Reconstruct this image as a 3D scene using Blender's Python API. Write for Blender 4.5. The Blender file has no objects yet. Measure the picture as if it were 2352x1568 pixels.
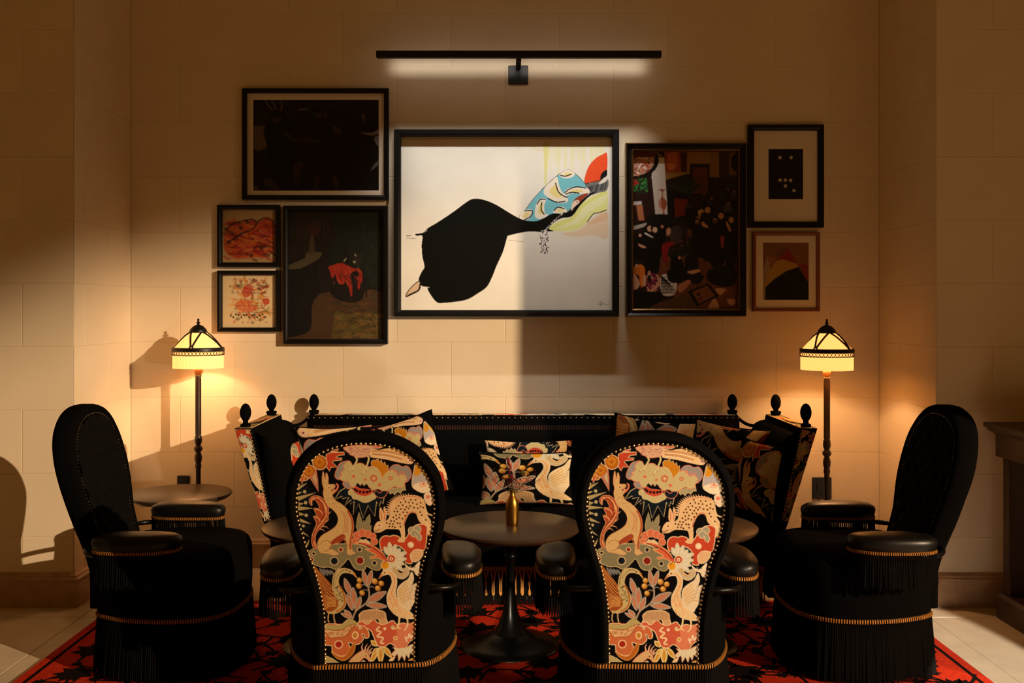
import bpy, math, random
import numpy as np
from mathutils import Vector
random.seed(7); rng = np.random.default_rng(11)
SC = bpy.context.scene
COL = SC.collection
R = math.radians

# ------------------------------------------------------------------ camera, world, large lights, exposure
F, CX, CY, CH = 2287.0, 1160.0, 715.0, 1.40      # focal length in pixels, vanishing point, eye height
cam = bpy.data.cameras.new('camera'); cam.sensor_width = 36.0; cam.lens = 36.0 * F / 2352
cam.shift_x = (1176 - CX) / 2352; cam.shift_y = -(784 - CY) / 2352
camo = bpy.data.objects.new('camera', cam); COL.objects.link(camo)
camo.location = (0, 0, CH); camo.rotation_euler = (R(90), 0, 0)
SC.camera = camo
def W(px, py, d):
    return Vector(((px - CX) * d / F, d, CH - (py - CY) * d / F))

wd = bpy.data.worlds.new('World'); SC.world = wd; wd.use_nodes = True
wd.node_tree.nodes['Background'].inputs[0].default_value = (1.0, 0.40, 0.05, 1)
wd.node_tree.nodes['Background'].inputs[1].default_value = 0.10

def spot(name, loc, target, power, color, half, blend, radius):
    l = bpy.data.lights.new(name, 'SPOT'); l.energy = power; l.color = color
    l.spot_size = R(2 * half); l.spot_blend = blend; l.shadow_soft_size = radius
    o = bpy.data.objects.new(name, l); COL.objects.link(o); o.location = loc
    o.rotation_euler = (Vector(target) - Vector(loc)).to_track_quat('-Z', 'Y').to_euler()
    return o
KEY = (11.1, -5.07, 5.14)
spot('evening_beam', KEY, (2.91, 2.30, 0.0), 12000, (1.0, 0.72, 0.44), 14.5, 0.30, 0.05)
spot('doorway_beam', (1.70, -1.5, 1.3), (1.87, 3.42, 0.0), 5600, (1.0, 0.86, 0.68), 3.2, 0.12, 0.02)
spot('doorway_beam', (0.10, -2.0, 1.42), (0.03, 4.56, 0.0), 1700, (1.0, 0.80, 0.58), 1.4, 0.2, 0.02)
spot('lounge_spot', (1.62, 1.45, 0.85), (0.50, 3.2, 0.70), 95, (1.0, 0.88, 0.74), 19, 1.0, 0.03)
SC.view_settings.view_transform = 'Standard'; SC.view_settings.look = 'None'
SC.view_settings.exposure = 0.0; SC.view_settings.gamma = 1.0
SC.view_settings.use_curve_mapping = False

# ------------------------------------------------------------------ materials
def lin(c):
    return tuple(((v / 255) / 12.92 if v / 255 <= 0.04045 else ((v / 255 + 0.055) / 1.055) ** 2.4) for v in c)
def mat(name, rgb, rough=0.6, metal=0.0, spec=0.4, noise=0.0, nscale=20.0, bump=0.0, bscale=60.0, sheen=0.0, linear=False):
    m = bpy.data.materials.new(name); m.use_nodes = True
    nt = m.node_tree; b = nt.nodes['Principled BSDF']
    c = rgb if linear else lin(rgb)
    b.inputs['Base Color'].default_value = (*c, 1); b.inputs['Roughness'].default_value = rough
    b.inputs['Metallic'].default_value = metal; b.inputs['Specular IOR Level'].default_value = spec
    if sheen:
        b.inputs['Sheen Weight'].default_value = sheen; b.inputs['Sheen Roughness'].default_value = 0.5
    tc = nt.nodes.new('ShaderNodeTexCoord')
    if noise:
        n = nt.nodes.new('ShaderNodeTexNoise'); n.inputs['Scale'].default_value = nscale; n.inputs['Detail'].default_value = 4
        nt.links.new(tc.outputs['Object'], n.inputs['Vector'])
        r = nt.nodes.new('ShaderNodeMapRange'); r.inputs[1].default_value = 0.3; r.inputs[2].default_value = 0.7
        r.inputs[3].default_value = 1 - noise; r.inputs[4].default_value = 1 + noise
        nt.links.new(n.outputs['Fac'], r.inputs[0])
        x = nt.nodes.new('ShaderNodeMix'); x.data_type = 'RGBA'; x.blend_type = 'MULTIPLY'; x.inputs[0].default_value = 1
        x.inputs[6].default_value = (*c, 1); nt.links.new(r.outputs[0], x.inputs[7])
        nt.links.new(x.outputs[2], b.inputs['Base Color'])
    if bump:
        n2 = nt.nodes.new('ShaderNodeTexNoise'); n2.inputs['Scale'].default_value = bscale; n2.inputs['Detail'].default_value = 3
        nt.links.new(tc.outputs['Object'], n2.inputs['Vector'])
        bp = nt.nodes.new('ShaderNodeBump'); bp.inputs['Strength'].default_value = bump; bp.inputs['Distance'].default_value = 0.004
        nt.links.new(n2.outputs['Fac'], bp.inputs['Height']); nt.links.new(bp.outputs[0], b.inputs['Normal'])
    return m
def printmat(name, rough=0.7, weave=0.0, spec=0.2):
    m = mat(name, (128, 128, 128), rough, spec=spec)
    nt = m.node_tree; b = nt.nodes['Principled BSDF']
    a = nt.nodes.new('ShaderNodeVertexColor'); a.layer_name = 'Col'
    nt.links.new(a.outputs[0], b.inputs['Base Color'])
    if weave:
        tc = nt.nodes.new('ShaderNodeTexCoord')
        n = nt.nodes.new('ShaderNodeTexWave'); n.inputs['Scale'].default_value = 160; n.bands_direction = 'DIAGONAL'
        nt.links.new(tc.outputs['Object'], n.inputs['Vector'])
        bp = nt.nodes.new('ShaderNodeBump'); bp.inputs['Strength'].default_value = weave; bp.inputs['Distance'].default_value = 0.001
        nt.links.new(n.outputs['Fac'], bp.inputs['Height']); nt.links.new(bp.outputs[0], b.inputs['Normal'])
    return m
M = {
 'stone': mat('cream_stone', (226, 209, 182), 0.75, noise=0.035, nscale=3.0, bump=0.12, bscale=130, spec=0.2),
 'mortar': mat('stone_joint', (222, 204, 176), 0.9, spec=0.1),
 'base': mat('baseboard_stone', (172, 140, 108), 0.5, noise=0.16, nscale=14, spec=0.4),
 'floor': mat('floor_stone', (196, 180, 156), 0.45, noise=0.10, nscale=7, bump=0.05, bscale=90, spec=0.4),
 'velvet': mat('black_velvet', (10, 9, 9), 0.95, spec=0.02, bump=0.15, bscale=300),
 'leather': mat('black_leather', (12, 11, 11), 0.38, spec=0.28, bump=0.06, bscale=220),
 'lacquer': mat('black_lacquer', (8, 7, 6), 0.3, spec=0.2),
 'blackmetal': mat('black_metal', (14, 13, 13), 0.42, spec=0.4),
 'blackframe': mat('black_frame_wood', (9, 8, 8), 0.4, spec=0.3, noise=0.1),
 'fringe': mat('black_fringe', (12, 10, 10), 0.9, spec=0.04),
 'gimp': mat('gold_gimp', (168, 110, 44), 0.55, spec=0.2),
 'goldcord': mat('gold_cord', (176, 122, 56), 0.7, spec=0.3),
 'nail': mat('brass_nail', (205, 170, 120), 0.32, metal=0.9),
 'brass': mat('aged_brass', (176, 132, 56), 0.33, metal=1.0, noise=0.1, nscale=9),
 'tabletop': mat('dark_wood_top', (64, 47, 33), 0.36, spec=0.45, noise=0.18, nscale=6),
 'darkwood': mat('dark_wood', (52, 30, 20), 0.4, spec=0.4, noise=0.25, nscale=10),
 'polewood': mat('turned_dark_wood', (52, 38, 28), 0.4, spec=0.4, noise=0.1),
 'amber': mat('amber_turned_wood', (120, 76, 36), 0.35, spec=0.5),
 'tap': printmat('tapestry_print', 0.9, 0.25, 0.05),
 'print': printmat('flat_print', 0.6, 0.0, 0.1),
 'canvas': printmat('oil_canvas', 0.5, 0.0, 0.35),
 'mat': mat('mat_board', (226, 214, 198), 0.85, spec=0.1),
 'pinkwood': mat('reddish_frame_wood', (128, 72, 50), 0.5, noise=0.12, nscale=30),
 'goldframe': mat('worn_gold_edge', (120, 88, 46), 0.35, metal=0.75, noise=0.3, nscale=60),
 'rug': mat('red_rug', (176, 44, 22), 0.95, spec=0.05, noise=0.18, nscale=60, bump=0.4, bscale=500),
 'rugblack': mat('black_rug_wool', (18, 10, 9), 0.95, spec=0.05),
 'redflower': mat('dried_red_flower', (128, 22, 28), 0.8),
 'stem': mat('dried_stem', (60, 40, 26), 0.8),
 'olive': mat('olive_bud', (112, 100, 48), 0.8),
 'outlet': mat('black_outlet', (20, 18, 17), 0.4),
 'plaster': mat('pier_plaster', (200, 180, 150), 0.9, noise=0.03),
}
def glassmat():
    m = bpy.data.materials.new('picture_glass'); m.use_nodes = True; nt = m.node_tree
    for n in list(nt.nodes):
        if n.type != 'OUTPUT_MATERIAL': nt.nodes.remove(n)
    t = nt.nodes.new('ShaderNodeBsdfTransparent'); g = nt.nodes.new('ShaderNodeBsdfGlossy'); g.inputs['Roughness'].default_value = 0.03
    lw = nt.nodes.new('ShaderNodeLayerWeight'); pw = nt.nodes.new('ShaderNodeMath'); pw.operation = 'POWER'; pw.inputs[1].default_value = 5
    fr = nt.nodes.new('ShaderNodeMath'); fr.operation = 'MULTIPLY_ADD'; fr.inputs[1].default_value = 0.25; fr.inputs[2].default_value = 0.025
    nt.links.new(lw.outputs['Facing'], pw.inputs[0]); nt.links.new(pw.outputs[0], fr.inputs[0])
    x = nt.nodes.new('ShaderNodeMixShader'); nt.links.new(fr.outputs[0], x.inputs[0]); nt.links.new(t.outputs[0], x.inputs[1]); nt.links.new(g.outputs[0], x.inputs[2])
    nt.links.new(x.outputs[0], nt.nodes['Material Output'].inputs[0]); return m
M['glass'] = glassmat()
def shademat(name, rgb, em):
    m = mat(name, rgb, 0.9, spec=0.1); nt = m.node_tree; b = nt.nodes['Principled BSDF']
    b.inputs['Emission Color'].default_value = (*em[:3], 1); b.inputs['Emission Strength'].default_value = em[3]
    return m
M['shade'] = shademat('pleated_lamp_fabric', (220, 190, 140), (1.0, 0.36, 0.09, 2.0))
M['led'] = shademat('led_strip', (230, 230, 225), (1.0, 0.93, 0.80, 3.0))

# ------------------------------------------------------------------ mesh helpers
class MB:
    def __init__(s): s.v = []; s.f = []; s.m = []
    def add(s, vf, mi=0):
        v, f = vf; n = len(s.v); s.v += [tuple(p) for p in v]
        s.f += [tuple(i + n for i in q) for q in f]; s.m += [mi] * len(f); return s
    def build(s, name, mats, parent=None, smooth=False, off=(0, 0, 0)):
        me = bpy.data.meshes.new(name)
        me.from_pydata([(p[0] - off[0], p[1] - off[1], p[2] - off[2]) for p in s.v], [], s.f)
        mats = mats if isinstance(mats, (list, tuple)) else [mats]
        for k in mats: me.materials.append(M[k])
        if len(mats) > 1: me.polygons.foreach_set('material_index', s.m)
        if smooth:
            me.polygons.foreach_set('use_smooth', [True] * len(me.polygons)); me.set_sharp_from_angle(angle=R(48))
        o = bpy.data.objects.new(name, me); COL.objects.link(o)
        if parent: o.parent = parent
        return o
def box(x0, x1, y0, y1, z0, z1):
    v = [(x, y, z) for x in (x0, x1) for y in (y0, y1) for z in (z0, z1)]
    return v, [(0, 1, 3, 2), (4, 6, 7, 5), (0, 4, 5, 1), (2, 3, 7, 6), (0, 2, 6, 4), (1, 5, 7, 3)]
def bevbox(x0, x1, y0, y1, z0, z1, b):
    rings = []
    for z, i in ((z0, b), (z0 + b, 0), (z1 - b, 0), (z1, b)):
        rings.append([(x0 + i, y0 + b, z), (x0 + b, y0 + i, z), (x1 - b, y0 + i, z), (x1 - i, y0 + b, z),
                      (x1 - i, y1 - b, z), (x1 - b, y1 - i, z), (x0 + b, y1 - i, z), (x0 + i, y1 - b, z)])
    return loft(rings, True, True)
def loft(rings, cap0=False, cap1=False, closed=True):
    n = len(rings[0]); v = [p for r in rings for p in r]; f = []
    for k in range(len(rings) - 1):
        for i in range(n if closed else n - 1):
            j = (i + 1) % n
            f.append((k * n + i, k * n + j, (k + 1) * n + j, (k + 1) * n + i))
    if cap0: f.append(tuple(reversed(range(n))))
    if cap1: f.append(tuple((len(rings) - 1) * n + i for i in range(n)))
    return v, f
def lathe(prof, n=32, c=(0, 0), pleat=0.0, np_=0, caps=True):
    rings = []
    for r, z in prof:
        rings.append([(c[0] + r * (1 + pleat * math.cos(np_ * 2 * math.pi * i / n)) * math.cos(2 * math.pi * i / n),
                       c[1] + r * (1 + pleat * math.cos(np_ * 2 * math.pi * i / n)) * math.sin(2 * math.pi * i / n), z) for i in range(n)])
    return loft(rings, caps and prof[0][0] > 1e-6, caps and prof[-1][0] > 1e-6)
def tube(pts, r, n=8, caps=True):
    pts = [Vector(p) for p in pts]; rings = []; up = Vector((0.13, 0.21, 0.97))
    for i, p in enumerate(pts):
        t = (pts[min(i + 1, len(pts) - 1)] - pts[max(i - 1, 0)]).normalized()
        a = t.cross(up)
        if a.length < 1e-3: a = t.cross(Vector((1, 0, 0)))
        a.normalize(); b = t.cross(a); rr = r[i] if isinstance(r, (list, tuple)) else r
        rings.append([p + (a * math.cos(2 * math.pi * k / n) + b * math.sin(2 * math.pi * k / n)) * rr for k in range(n)])
    return loft(rings, caps, caps)
def crom(pts, n=8, closed=True):
    P = [np.array(p, float) for p in pts]; L = len(P); out = []
    for i in range(L if closed else L - 1):
        p0 = P[(i - 1) % L] if closed else P[max(i - 1, 0)]
        p1 = P[i]; p2 = P[(i + 1) % L] if closed else P[i + 1]
        p3 = P[(i + 2) % L] if closed else P[min(i + 2, L - 1)]
        for k in range(n):
            t = k / n
            out.append(0.5 * ((2 * p1) + (-p0 + p2) * t + (2 * p0 - 5 * p1 + 4 * p2 - p3) * t * t + (-p0 + 3 * p1 - 3 * p2 + p3) * t ** 3))
    if not closed: out.append(P[-1])
    return out
def resample(pts, n, closed=True):
    P = np.array(pts, float)
    if closed: P = np.vstack([P, P[:1]])
    s = np.concatenate([[0], np.cumsum(np.linalg.norm(np.diff(P, axis=0), axis=1))])
    t = np.linspace(0, s[-1], n, endpoint=not closed)
    return np.stack([np.interp(t, s, P[:, k]) for k in range(P.shape[1])], 1)
def thing(name, label, cat, loc=(0, 0, 0), rz=0, group=None):
    o = bpy.data.objects.new(name, None); COL.objects.link(o); o.empty_display_size = 0.1
    o.location = loc; o.rotation_euler = (0, 0, rz); o['label'] = label; o['category'] = cat
    if group: o['group'] = group
    return o
def tag(o, label, cat, group=None):
    o['label'] = label; o['category'] = cat
    if group: o['group'] = group
    return o
def struct(o): o['kind'] = 'structure'; return o
def stuff(o): o['kind'] = 'stuff'; return o
def dup(root, loc, rz, label):
    r = root.copy(); COL.objects.link(r); r.location = loc; r.rotation_euler = (0, 0, rz); r['label'] = label
    for ch in list(root.children):
        c = ch.copy(); COL.objects.link(c); c.parent = r
        for g in list(ch.children):
            d = g.copy(); COL.objects.link(d); d.parent = c
    return r
def gridmesh(name, P, C, mk, parent, mask=None, off=(0, 0, 0), smooth=True):
    """P: (h,w,3) positions, C: (h,w,3) linear colours -> one mesh with a colour attribute"""
    h, w = P.shape[:2]; idx = np.arange(h * w).reshape(h, w)
    q = np.stack([idx[:-1, :-1], idx[1:, :-1], idx[1:, 1:], idx[:-1, 1:]], -1).reshape(-1, 4)
    V = (P - np.array(off)).reshape(-1, 3)
    if mask is not None:
        mk_ = mask.reshape(-1); q = q[mk_[q].all(1)]
        used = np.unique(q); re = np.full(h * w, -1); re[used] = np.arange(len(used)); q = re[q]; V = V[used]
        Cc = C.reshape(-1, 3)[used]
    else: Cc = C.reshape(-1, 3)
    me = bpy.data.meshes.new(name); nf = len(q)
    me.vertices.add(len(V)); me.vertices.foreach_set('co', V.astype(np.float32).ravel())
    me.loops.add(nf * 4); me.loops.foreach_set('vertex_index', q.astype(np.int32).ravel())
    me.polygons.add(nf); me.polygons.foreach_set('loop_start', np.arange(nf, dtype=np.int32) * 4)
    me.update(calc_edges=True)
    if smooth: me.polygons.foreach_set('use_smooth', np.ones(nf, dtype=bool))
    a = me.color_attributes.new('Col', 'FLOAT_COLOR', 'POINT')
    a.data.foreach_set('color', np.concatenate([Cc, np.ones((len(Cc), 1))], 1).astype(np.float32).ravel())
    me.materials.append(M[mk])
    o = bpy.data.objects.new(name, me); COL.objects.link(o)
    if parent: o.parent = parent
    return o
def inpoly(X, Y, poly):
    r = np.zeros(X.shape, bool); n = len(poly)
    for i in range(n):
        x1, y1 = poly[i]; x2, y2 = poly[(i + 1) % n]
        if y1 == y2: continue
        c = ((Y >= min(y1, y2)) & (Y < max(y1, y2)))
        r ^= c & (X < (x2 - x1) * (Y - y1) / (y2 - y1) + x1)
    return r

# ------------------------------------------------------------------ flat print drawing (colours of prints and woven fabric)
class Canvas:
    def __init__(s, w, h, bg):
        s.w, s.h = w, h; s.a = np.empty((h, w, 3), np.float32); s.a[:] = lin(bg); s.T = (1, 0, 0, 0, 1, 0)
    def t(s, p):
        a, b, c, d, e, f = s.T
        return [(a * x + b * y + c, d * x + e * y + f) for x, y in p]
    def raw(s, pts, col, alpha=1.0, line=False):
        c = np.array(lin(col) if not line else col, np.float32)
        P = np.array(pts, float); y0 = max(int(math.floor(P[:, 1].min())), 0); y1 = min(int(math.ceil(P[:, 1].max())), s.h - 1)
        Q = np.roll(P, -1, 0)
        for y in range(y0, y1 + 1):
            yy = y + 0.5
            m = (np.minimum(P[:, 1], Q[:, 1]) <= yy) & (np.maximum(P[:, 1], Q[:, 1]) > yy)
            if not m.any(): continue
            p, q = P[m], Q[m]
            xs = np.sort(p[:, 0] + (yy - p[:, 1]) / (q[:, 1] - p[:, 1]) * (q[:, 0] - p[:, 0]))
            for k in range(0, len(xs) - 1, 2):
                i0, i1 = max(int(round(xs[k])), 0), min(int(round(xs[k + 1])), s.w)
                if i1 > i0:
                    s.a[y, i0:i1] = s.a[y, i0:i1] * (1 - alpha) + c * alpha
    def fill(s, col, pts, out=None, w=8, smooth=True, alpha=1.0):
        p = [tuple(x) for x in crom(pts, 5)] if smooth else list(pts)
        s.raw(s.t(p), col, alpha)
        if out: s.stroke(out, p + [p[0]], w, smooth=False)
    def stroke(s, col, pts, w, smooth=True, alpha=1.0, taper=False):
        p = [tuple(x) for x in crom(pts, 6, False)] if smooth and len(pts) > 2 else list(pts)
        p = np.array(s.t(p)); sc = math.sqrt(abs(s.T[0] * s.T[4] - s.T[1] * s.T[3]))
        if len(p) < 2: return
        d = np.gradient(p, axis=0); d /= np.linalg.norm(d, axis=1, keepdims=True) + 1e-9
        n = np.stack([-d[:, 1], d[:, 0]], 1); hw = np.full(len(p), max(w * sc / 2, 0.7))
        if taper: hw = hw * np.linspace(1, 0.1, len(p))
        a, b = p + n * hw[:, None], p - n * hw[:, None]
        for i in range(len(p) - 1):
            s.raw([a[i], a[i + 1], b[i + 1], b[i]], col, alpha)
    def circ(s, col, x, y, r, ry=None, alpha=1.0):
        ry = ry or r
        s.raw(s.t([(x + r * math.cos(k * math.pi / 12), y + ry * math.sin(k * math.pi / 12)) for k in range(24)]), col, alpha)
    def leaf(s, col, p0, p1, w, inner=None, out=None):
        x0, y0 = p0; x1, y1 = p1; dx, dy = x1 - x0, y1 - y0; L = math.hypot(dx, dy); nx, ny = -dy / L, dx / L
        def pts(k): return [(x0, y0), (x0 + dx * .3 + nx * w * .42 * k, y0 + dy * .3 + ny * w * .42 * k), (x0 + dx * .6 + nx * w * .45 * k, y0 + dy * .6 + ny * w * .45 * k), (x1, y1),
                            (x0 + dx * .6 - nx * w * .45 * k, y0 + dy * .6 - ny * w * .45 * k), (x0 + dx * .3 - nx * w * .42 * k, y0 + dy * .3 - ny * w * .42 * k)]
        s.fill(col, pts(1), out, 7)
        if inner:
            x0, y0, dx, dy = x0 + dx * .12, y0 + dy * .12, dx * .76, dy * .76; x1, y1 = x0 + dx, y0 + dy
            s.fill(inner, pts(.5))
    def grain(s, amt, streak=1):
        n = rng.normal(0, amt, (s.h, s.w // streak + 1)).repeat(streak, 1)[:, :s.w]
        s.a *= np.clip(1 + n, 0.3, 2)[..., None]
    def sample(s, x, y):
        x = np.clip(x - .5, 0, s.w - 1.001); y = np.clip(y - .5, 0, s.h - 1.001)
        i = x.astype(int); j = y.astype(int); fx = (x - i)[..., None]; fy = (y - j)[..., None]
        A = s.a
        return (A[j, i] * (1 - fx) + A[j, i + 1] * fx) * (1 - fy) + (A[j + 1, i] * (1 - fx) + A[j + 1, i + 1] * fx) * fy
    def blur(s):
        p = np.pad(s.a, ((1, 1), (1, 1), (0, 0)), 'edge')
        s.a = (p[:-2, 1:-1] + p[2:, 1:-1] + p[1:-1, :-2] + p[1:-1, 2:] + 2 * p[1:-1, 1:-1]) / 6

# ------------------------------------------------------------------ tapestry fabric: animals, clouds, geese and foliage on black
BK = (9, 8, 9); CRM = (226, 196, 152); OLV = (190, 174, 124); GRY = (146, 137, 132); RED = (184, 66, 40); OCH = (190, 122, 30)
TAN = (208, 168, 114); RUST = (164, 72, 40); PNK = (212, 124, 96); NVY = (20, 28, 38); PALE = (230, 212, 180); DOL = (124, 117, 86); COR = (202, 108, 74)
def tapestry():
    c = Canvas(1050, 1590, BK); k = 3 / 6.272
    A = (k, 0, 0, 0, k, 0); B = (k * 1.2001, 0, 0, 0, k * 1.2001, 1442.6 * k)
    c.T = A
    # sun and red rays
    c.fill(RED, [(540,270),(600,240),(800,238),(795,275),(715,285),(690,300),(670,318),(765,325),(755,350),(640,362),(620,378),(690,455),(600,455),(575,510),(530,440),(545,400),(530,340)], CRM, 9, False)
    c.fill(RED, [(600,230),(650,205),(720,190),(700,225)], CRM, 7, False)
    for x, y, r in ((215,575,62),(290,510,88),(445,385,98)):
        c.circ(CRM, x, y, r + 9); c.circ((172,98,28), x, y, r); c.circ(OCH, x - 8, y - 12, r * .66); c.circ((168,90,28), x - 5, y - 8, r * .3)
    c.fill((170,120,96), [(288,592),(340,560),(388,488),(398,600),(405,800)], PNK, 9, False); c.fill((196,170,130), [(330,600),(375,530),(388,700)], smooth=False)
    c.fill(RED, [(160,620),(218,596),(172,690)], CRM, 7, False)
    # spikes with dots on the left
    for x, y in ((208,800),(213,957),(212,1138),(163,1290)): c.circ((14,19,27), x + 15, y, 78)
    for q in ([(122,775),(256,672),(118,722)],[(112,932),(372,812),(102,868)],[(100,1068),(330,1040),(100,1006)],[(110,1010),(185,965),(110,950)],[(115,1090),(200,1130),(112,1140)],
              [(118,1178),(276,1262),(125,1235)],[(145,1362),(242,1448),(165,1408)],[(180,1570),(240,1480),(215,1570)],[(122,840),(170,800),(118,800)]):
        c.fill((168,150,104), q, smooth=False)
    for x, y, r in ((208,800,24),(213,957,24),(212,1138,24),(163,1290,20)): c.circ((176,162,116), x, y, r)
    # starburst under the cloud
    z = [(790,750),(705,800),(622,925),(738,868),(735,908),(832,888),(768,1010),(862,925),(850,988),(905,948),(880,1142),(968,982),(1018,1195),(1100,1010),(1186,1168),(1226,958),(1262,1025),(1290,950),(1315,992),(1336,900)]
    c.fill((17,25,33), z + [(1280,840),(1000,800)], smooth=False); c.stroke((206,184,138), z, 9, False)
    # cloud with a face
    c.fill(GRY, [(650,560),(690,460),(740,390),(850,365),(830,420),(790,450),(795,500),(740,560),(710,630),(660,610)], PNK, 9)
    c.fill(GRY, [(760,680),(820,645),(880,690),(910,740),(830,765),(770,725)], PNK, 9)
    c.fill(GRY, [(1430,520),(1480,440),(1560,428),(1620,458),(1690,450),(1738,510),(1742,590),(1700,655),(1650,680),(1560,600)], PNK, 9)
    c.fill((160,150,112), [(1400,810),(1440,770),(1560,755),(1648,735),(1652,800),(1608,798),(1572,842),(1532,818),(1490,864),(1460,828),(1428,852)], CRM, 6, False)
    c.fill(OLV, [(830,805),(880,770),(920,830),(1000,870),(1090,870),(1180,830),(1222,895),(1170,930),(1130,950),(1080,968),(1025,962),(982,938),(940,920),(890,912),(868,862),(835,850)], (214,196,150), 6)
    c.fill(OLV, [(705,600),(755,562),(728,540),(785,490),(775,440),(810,392),(870,368),(920,440),(980,402),(1050,405),(1110,450),(1180,450),(1250,470),(1300,540),(1322,612),(1370,558),(1430,515),(1500,505),(1560,590),(1600,560),(1668,600),(1672,650),(1640,700),(1640,742),(1560,762),(1500,742),(1430,775),(1380,802),(1320,802),(1250,775),(1180,792),(1130,745),(1060,730),(1000,715),(940,735),(880,742),(850,700),(830,662),(780,660),(735,640)], PNK, 9)
    c.stroke(PNK, [(1480,490),(1510,545),(1530,500),(1550,580),(1590,520),(1600,580),(1640,530),(1650,600)], 8)
    c.fill(OCH, [(1180,440),(1178,380),(1215,350),(1235,368),(1275,332),(1292,385),(1322,358),(1342,415),(1372,385),(1386,445),(1416,428),(1416,520),(1372,560),(1326,612),(1300,540),(1250,470)], CRM, 7, False)
    c.fill(BK, [(928,735),(965,682),(1010,728),(1030,690),(1060,732),(1082,698),(1112,715),(1132,772),(1030,770)], smooth=False)
    c.fill((186,72,48), [(900,765),(940,735),(1000,768),(1080,775),(1160,792),(1168,830),(1080,872),(990,862),(925,815)], PNK, 7)
    for x, y in ((922,776),(950,800),(996,812),(1046,820),(1096,816),(1136,806)): c.circ(BK, x, y, 19)
    c.fill(NVY, [(1195,820),(1232,802),(1280,832),(1320,802),(1388,812),(1350,885),(1280,905),(1218,870)], PNK, 8)
    for x, y, r in ((1200,620,50),(1443,622,30)): c.circ((190,84,58), x, y, r); c.circ(OLV, x, y, r * .62); c.circ((210,110,80), x, y, r * .38); c.circ(PALE, x, y, r * .2)
    for x, y, r in ((915,590,19),(1082,636,15),(1282,715,20)): c.circ(PNK, x, y, r + 5); c.circ((190,96,66), x, y, r - 2)
    # bird on top
    c.fill((206,160,128), [(785,185),(840,155),(960,140),(1080,130),(1160,150),(1215,195),(1210,250),(1140,295),(1090,312),(1000,322),(930,300),(870,258)], (196,110,92), 7)
    for i in range(46):
        a = rng.random(2); x, y = 850 + a[0] * 320, 165 + a[1] * 120; c.stroke(((178,96,84),(214,190,158),(150,110,110))[i % 3], [(x, y), (x + 22, y + 12), (x + 40, y + 8)], 7)
    c.fill((222,186,134), [(1200,200),(1290,215),(1400,198),(1560,200),(1680,258),(1762,318),(1790,362),(1770,402),(1722,418),(1560,388),(1400,348),(1280,328),(1170,305)], (230,190,150), 8)
    for i in range(8):
        c.stroke(((196,128,50),(150,84,40),(196,140,120),(232,214,180))[i % 4], [(1195, 215 + i * 11), (1420, 225 + i * 14), (1690 - i * 14, 285 + i * 13)], 8)
    c.circ((226,190,160), 1732, 366, 44); c.circ((120,40,40), 1734, 368, 13)
    c.fill((204,120,96), [(1180,150),(1355,150),(1320,180),(1270,190),(1220,180)], CRM, 6)
    for l in ([(955,312),(975,352),(935,430),(905,470),(850,510)], [(905,470),(925,500)], [(1130,300),(1146,335),(1115,430),(1085,490),(1040,545)], [(1085,490),(1130,490)]): c.stroke((206,188,140), l, 24)
    for x, y in ((850,505),(1045,545),(905,495),(1100,495)): c.stroke((150,80,56), [(x - 20, y - 5), (x, y + 15), (x + 10, y + 30)], 6)
    # pod on the right
    c.fill((176,168,166), [(1820,400),(1900,500),(1960,600),(2000,700),(2012,790),(1940,832),(1870,832),(1790,790),(1750,740),(1755,630),(1782,520)], CRM, 9)
    c.fill((206,140,30), [(1826,425),(1880,500),(1876,560),(1822,592),(1785,572),(1797,500)]); c.fill((216,170,60), [(1885,480),(1950,560),(1966,625),(1910,560)])
    c.fill(PALE, [(1755,735),(1850,690),(1940,680),(2000,720),(2012,800),(1950,836),(1880,836),(1800,800)]); c.circ(PNK, 1905, 718, 52, 36); c.circ(PALE, 1905, 718, 42, 27); c.circ(COR, 1908, 712, 22, 14)
    c.fill((228,200,170), [(1920,862),(1990,832),(2030,900),(2042,985),(1985,1022),(1940,985),(1915,920)], PALE, 7); c.circ(PNK, 1965, 900, 28)
    # grass and scallop crown
    c.fill((138,127,96), [(930,1380),(915,1310),(935,1200),(966,1100),(990,1200),(1002,1262),(1030,1222),(1042,1262),(1072,1190),(1116,1135),(1120,1240),(1102,1300),(1132,1298),(1115,1395)], (190,176,128), 6, False)
    for x, y, r in ((892,1520,48),(920,1440,52),(1000,1405,54),(1078,1425,52),(1142,1455,46),(1162,1532,46)): c.circ((228,172,128), x, y, r + 6); c.circ(COR, x, y, r)
    c.fill((214,190,150), [(935,1530),(960,1490),(1000,1500),(1040,1492),(1080,1520),(1112,1560),(1050,1600),(950,1590)], BK, 7)
    c.T = B
    # olive hill
    c.fill(DOL, [(185,190),(260,140),(420,110),(560,95),(700,98),(850,128),(960,200),(1065,300),(1040,385),(990,422),(920,402),(860,370),(830,412),(760,412),(710,382),(668,300),(640,278),(602,320),(540,380),(490,402),(420,372),(330,372),(280,352),(230,332),(200,260)], (196,172,124), 8)
    for x, y, r, q in ((480,300,42,(20,26,34)),(785,300,42,(122,30,24)),(955,333,24,(30,36,40)),(787,168,22,(30,38,46)),(563,165,22,(130,34,26)),(240,205,17,(30,26,24)),(205,275,26,(90,26,20))):
        c.circ((210,178,132), x, y, r + 9); c.circ(q, x, y, r)
    # red coral rock, dog's feather, daisy
    c.fill(RED, [(1040,165),(1035,60),(1090,10),(1160,14),(1200,4),(1262,20),(1290,60),(1350,40),(1400,-40),(1470,-110),(1560,-125),(1608,-90),(1600,20),(1590,90),(1562,185),(1470,190),(1405,250),(1402,345),(1330,335),(1310,290),(1330,205),(1260,135),(1150,130),(1080,185)], CRM, 10)
    c.circ(CRM, 1402, 122, 38); c.circ(PALE, 1402, 120, 26)
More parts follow.
